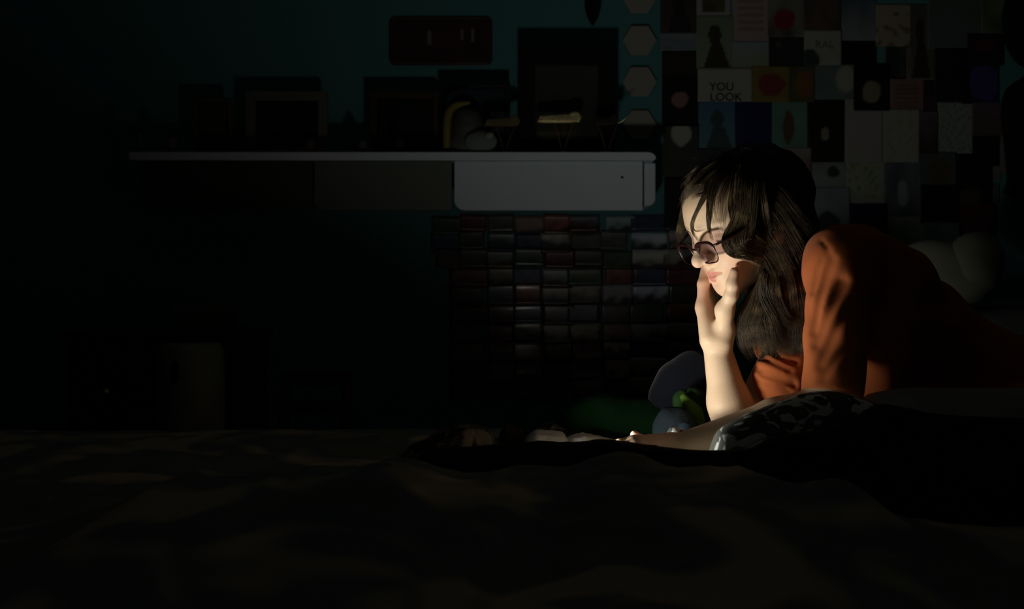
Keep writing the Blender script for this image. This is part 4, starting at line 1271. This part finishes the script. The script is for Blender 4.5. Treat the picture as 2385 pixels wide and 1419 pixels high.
# ------------------------------------------------------------------ things on the shelf
framed('picture_frame', 1208, 110, 1433, 352, SY + 0.10, 37, 'large black framed picture leaning behind the brass ornaments on the shelf', None,
       art=A_fig((0.02, 0.028, 0.015), (0.045, 0.035, 0.028), 71, 0.42, 0.66, bg2=(0.05, 0.055, 0.05)))
framed('picture_frame', 1028, 192, 1188, 352, SY + 0.13, 10, 'dark blue picture in a thin frame behind the yellow trimmed figure', None,
       mt=mat('navy_frame', (0.008, 0.012, 0.022), 0.5), art=A_grad((0.03, 0.025, 0.025), (0.02, 0.03, 0.05), 72))
framed('picture_frame', 862, 212, 1024, 352, SY + 0.12, 16, 'dark brown framed picture left of the blue picture on the shelf', None,
       mt=mat('brown_frame', (0.05, 0.03, 0.015), 0.5), art=A_flat((0.012, 0.010, 0.008), None, 73))
framed('picture_frame', 572, 212, 762, 352, SY + 0.12, 22, 'grey framed picture in the deep shadow of the shelf', None,
       mt=mat('grey_frame', (0.12, 0.12, 0.10), 0.5), art=A_flat((0.015, 0.015, 0.013), None, 74))
framed('picture_frame', 448, 228, 540, 352, SY + 0.12, 10, 'small olive picture left of the grey framed picture', None,
       mt=mat('olive_frame', (0.07, 0.07, 0.03), 0.5), art=A_flat((0.06, 0.06, 0.02), None, 75))


def lathe(name, c, prof, mt, parent=None, seg=24):
    n = len(prof)
    a = np.arange(seg) / seg * 2 * math.pi
    v = np.array([[c[0] + r * math.cos(t), c[1] + r * math.sin(t), c[2] + z] for r, z in prof for t in a])
    idx = np.arange(n * seg).reshape(n, seg)
    A = idx[:-1]; B = idx[1:]
    f = np.stack([A, np.roll(A, -1, 1), np.roll(B, -1, 1), B], -1).reshape(-1, 4)
    f = [tuple(q_) for q_ in f] + [tuple(idx[0][::-1]), tuple(idx[-1])]
    return mesh_np(name, v, f, mt, parent, smooth=True)


# yellow trimmed domed figure
YF = SY + 0.05
fg = empty('domed_figure', (P(1085, 0, YF)[0], YF, zt), 'domed grey figure with a yellow rim on the shelf before the blue picture', 'figurine')
k_ = YF / FPX
lathe('dome', (P(1086, 0, YF)[0], YF + 0.02, zt + 0.001), [(44 * k_, 0), (44 * k_, 30 * k_), (42 * k_, 66 * k_), (34 * k_, 95 * k_), (18 * k_, 108 * k_), (2 * k_, 111 * k_)],
      mat('grey_brown_dome', (0.07, 0.07, 0.055), 0.7, noise=(30, (0.10, 0.12, 0.11), 0.4, 0.6)), fg)
tube('yellow_rim', [P(1040, 345, YF - 0.03), P(1041, 300, YF - 0.035), P(1045, 265, YF - 0.03), P(1062, 246, YF - 0.025), P(1095, 239, YF - 0.02)], (0.010, 0.012, 0.012, 0.010, 0.004),
     mat('dull_yellow', (0.20, 0.17, 0.03), 0.6), fg)
blob('pale_foot', P(1120, 330, YF - 0.035), (0.045, 0.02, 0.030), mat('pale_grey_felt', (0.16, 0.20, 0.19), 0.9), None, None, 77, parent=fg, sub=3)
blob('snout', P(1140, 316, YF - 0.05), (0.012, 0.010, 0.010), mat('light_grey_felt', (0.26, 0.28, 0.26), 0.9), None, None, 78, parent=fg, sub=3)


def brass(px0, px1, py, label, dim=False, mtn=None):
    Y = SY + 0.03
    mt = mtn or M['brass']
    x0, x1 = P(px0, py, Y)[0], P(px1, py, Y)[0]; z = P(px0, py, Y)[2]
    r = empty('brass_ornament', ((x0 + x1) / 2, Y, zt), label, 'ornament', 'brass ornaments on the shelf')
    L1 = x1 - x0
    prof = [(x0, z - 0.012), (x0 + L1 * 0.06, z + 0.006), (x0 + L1 * 0.7, z + 0.010), (x0 + L1 * 0.78, z + 0.017), (x0 + L1 * 0.92, z + 0.016), (x1, z + 0.002), (x1 - L1 * 0.06, z - 0.012)]
    prism('oblong_top', prof, Y - 0.012, Y + 0.012, mt, r, bevel=0.003)
    tube('lower_edge', [(x0 - 0.002, Y - 0.013, z - 0.013), (x1 - L1 * 0.1, Y - 0.013, z - 0.0125)], 0.0014, mt, r, n=6)
    for i in range(12):
        xx = x0 + L1 * (0.12 + 0.055 * i)
        tube('rib', [(xx, Y - 0.0135, z - 0.009), (xx, Y - 0.0135, z + 0.005)], 0.0011, mt, r, n=4, sides=6)
    xm = x0 + L1 * 0.62
    dk = mat('dull_brass_wire', (0.22, 0.19, 0.10), 0.5, 0.5, metal=0.8)
    tube('wire_leg', [(xm - 0.030, Y, z - 0.012), (xm - 0.018, Y, (z + zt) / 2), (xm - 0.006, Y, zt + 0.002)], 0.0014, dk, r)
    tube('wire_leg', [(xm + 0.022, Y, z - 0.012), (xm + 0.010, Y, (z + zt) / 2), (xm - 0.004, Y, zt + 0.002)], 0.0014, dk, r)
    lathe('base_disc', (xm - 0.005, Y, zt + 0.0004), [(0.016, 0), (0.016, 0.003), (0.010, 0.005)], dk, r, 18)
    return r


dull = mat('dull_brass', (0.13, 0.12, 0.045), 0.6, 0.4, metal=0.3)
brass(1250, 1356, 276, 'bright ribbed brass ornament on V-shaped wire legs, middle of three on the shelf')
brass(1128, 1212, 284, 'dull brass ornament on wire legs, left one of three on the shelf', mtn=dull)
br3 = brass(1382, 1440, 282, 'dark brass ornament with one shining curved tip, right one of three on the shelf', mtn=mat('blackened_brass', (0.03, 0.028, 0.015), 0.5, 0.4, metal=0.3))
tube('curved_tip', [P(1436, 288, SY + 0.03), P(1447, 284, SY + 0.025), P(1456, 277, SY + 0.02), P(1463, 270, SY + 0.018)], (0.0012, 0.0018, 0.0018, 0.0010), mat('polished_brass', (0.95, 0.88, 0.6), 0.42, 0.6, metal=1.0), br3)

for (px, h_, rr, lb, cc) in ((400, 48, 12, 'small pale jar on the shadowed left part of the shelf', (0.12, 0.12, 0.09)), (325, 62, 8, 'slim candlestick at the left end of the shelf', (0.08, 0.08, 0.06)),
                             (722, 42, 14, 'little reddish pot before the grey framed picture', (0.10, 0.05, 0.05)), (845, 40, 12, 'small grey jar before the brown framed picture', (0.08, 0.09, 0.08)),
                             (930, 44, 12, 'small dark bottle before the brown framed picture', (0.03, 0.02, 0.02))):
    Y = SY + 0.04; x = P(px, 0, Y)[0]; k_ = Y / FPX
    j = empty('jar', (x, Y, zt), lb, 'jar')
    mtj = mat('jar_glaze', cc, 0.35, 0.5)
    lathe('jar_body', (x, Y, zt + 0.0005), [(rr * k_ * 0.8, 0), (rr * k_, h_ * k_ * 0.2), (rr * k_, h_ * k_ * 0.65), (rr * k_ * 0.55, h_ * k_ * 0.82)], mtj, j)
    lathe('jar_lid', (x, Y, zt + 0.0005 + h_ * k_ * 0.825), [(rr * k_ * 0.62, 0), (rr * k_ * 0.62, h_ * k_ * 0.12), (rr * k_ * 0.3, h_ * k_ * 0.18)], M['black'], j)

# ------------------------------------------------------------------ left side of the room, almost lost in the dark
cab = empty('dresser', (P(440, 0, 2.6)[0], 2.7, 0), 'dark dresser against the back wall in the shadow at the left', 'dresser')
dx0, dx1 = P(150, 0, 2.55)[0], P(525, 0, 2.55)[0]
dz = P(0, 795, 2.55)[2]
M['dwood'] = mat('dark_brown_wood', (0.035, 0.022, 0.012), 0.5, 0.3, noise=(8, (0.02, 0.014, 0.01), 0.4, 0.6))
boxc('dresser_body', dx0, 2.56, 0.05, dx1, 2.98, dz, M['dwood'], cab, bevel=0.004)
boxc('dresser_top', dx0 - 0.02, 2.54, dz, dx1 + 0.02, 2.98, dz + 0.025, M['dwood'], cab, bevel=0.004)
for i in range(3):
    h_ = (dz - 0.10) / 3
    d_ = boxc('drawer', dx0 + 0.02, 2.543, 0.08 + i * h_, dx1 - 0.02, 2.559, 0.08 + (i + 1) * h_ - 0.015, M['dwood'], cab, bevel=0.003)
    for hx in (0.28, 0.72):
        xx = dx0 + (dx1 - dx0) * hx; zz = 0.08 + (i + 0.5) * h_
        kb = tube('knob', [(xx, 2.543, zz), (xx, 2.53, zz), (xx, 2.522, zz)], (0.006, 0.008, 0.012), M['brass'], None, n=8)
        kb.parent = d_
for lx in (dx0 + 0.03, dx1 - 0.03):
    for ly in (2.59, 2.94):
        boxc('leg', lx - 0.02, ly - 0.02, 0, lx + 0.02, ly + 0.02, 0.05, M['dwood'], cab)
bx = empty('storage_box', (P(440, 0, 2.65)[0], 2.7, dz + 0.025), 'brown lidded box standing on the dark dresser', 'box')
ba = P(405, 0, 2.66)[0]; bb = P(505, 0, 2.66)[0]; bt = P(0, 712, 2.66)[2]
M['card'] = mat('brown_cardboard', (0.09, 0.06, 0.03), 0.8)
boxc('box_body', ba, 2.66, dz + 0.0255, bb, 2.86, bt - 0.02, M['card'], bx, bevel=0.002)
boxc('box_lid', ba - 0.004, 2.656, bt - 0.0198, bb + 0.004, 2.864, bt, mat('pale_lid', (0.13, 0.12, 0.10), 0.8), bx, bevel=0.002)
ap = empty('waste_bin', (P(445, 0, 2.35)[0], 2.35, 0), 'pale round bin with a dark oval opening in front of the dresser', 'bin')
k_ = 2.35 / FPX; zb_ = P(0, 800, 2.35)[2]
lathe('bin_body', (P(445, 0, 2.35)[0], 2.35, 0.0), [(66 * k_, 0), (72 * k_, 0.05), (76 * k_, zb_ - 0.06), (74 * k_, zb_ - 0.015), (64 * k_, zb_)], mat('pale_green_plastic', (0.20, 0.24, 0.19), 0.5), ap, 36)
c = P(412, 868, 2.35 - 0.064)
blob('oval_opening', c, (0.016, 0.012, 0.038), M['black'], None, None, 80, 0.0, parent=ap, sub=3)
ch = empty('chair', (P(700, 0, 2.3)[0], 2.35, 0), 'dark wooden chair standing beyond the bed at the left', 'chair')
cx0, cx1 = P(590, 0, 2.3)[0], P(780, 0, 2.3)[0]
M['cwood'] = mat('chair_wood', (0.05, 0.032, 0.018), 0.5)
for lx in (cx0 + 0.015, cx1 - 0.015):
    tube('leg', [(lx, 2.22, 0), (lx, 2.22, 0.44)], 0.015, M['cwood'], ch, n=6)
    tube('leg', [(lx, 2.52, 0), (lx, 2.53, 0.45), (lx, 2.58, P(0, 870, 2.56)[2])], 0.014, M['cwood'], ch, n=16)
boxc('seat', cx0 - 0.01, 2.20, 0.44, cx1 + 0.01, 2.54, 0.47, M['cwood'], ch, bevel=0.008)
for zz in (0.56, 0.63):
    boxc('back_slat', cx0 + 0.01, 2.535, zz, cx1 - 0.01, 2.55, zz + 0.035, M['cwood'], ch, bevel=0.004)

# ------------------------------------------------------------------ right edge: black hat and dark coat on the wall
hat = empty('hat', tuple(P(2400, 60, WY - 0.03)), 'black hat hanging on the wall at the top right edge', 'hat')
hc = P(2415, 45, WY - 0.045)
bm = bmesh.new(); bmesh.ops.create_uvsphere(bm, u_segments=32, v_segments=16, radius=1)
for q_ in bm.verts: q_.co = Vector((hc[0] + q_.co.x * 0.085, WY - 0.012 + q_.co.y * 0.008, hc[2] + q_.co.z * 0.135))
bm_obj('brim', bm, M['dark'], hat, smooth=True)
bm = bmesh.new(); bmesh.ops.create_uvsphere(bm, u_segments=32, v_segments=16, radius=1)
for q_ in bm.verts: q_.co = Vector((hc[0] + q_.co.x * 0.055, WY - 0.03 + q_.co.y * 0.05, hc[2] + q_.co.z * 0.085))
bm_obj('crown', bm, M['dark'], hat, smooth=True)
coat = empty('coat', tuple(P(2400, 340, WY - 0.03)), 'black coat hanging below the hat at the right edge', 'coat')
pts = [(2392, 178), (2350, 205), (2338, 260), (2345, 330), (2352, 420), (2345, 450), (2395, 460), (2450, 470), (2520, 470), (2540, 300), (2500, 200), (2430, 176)]
pts = [(P(x, y, WY - 0.03)[0], P(x, y, WY - 0.03)[2]) for x, y in catmull(np.array(pts, float), 48)]
prism('coat_body', pts[::-1], WY - 0.045, WY - 0.008, M['dark'], coat, bevel=0.008)
tube('hook', [P(2430, 180, WY - 0.02), P(2430, 168, WY - 0.03), P(2430, 164, WY)], 0.003, M['brass'], coat, n=8)
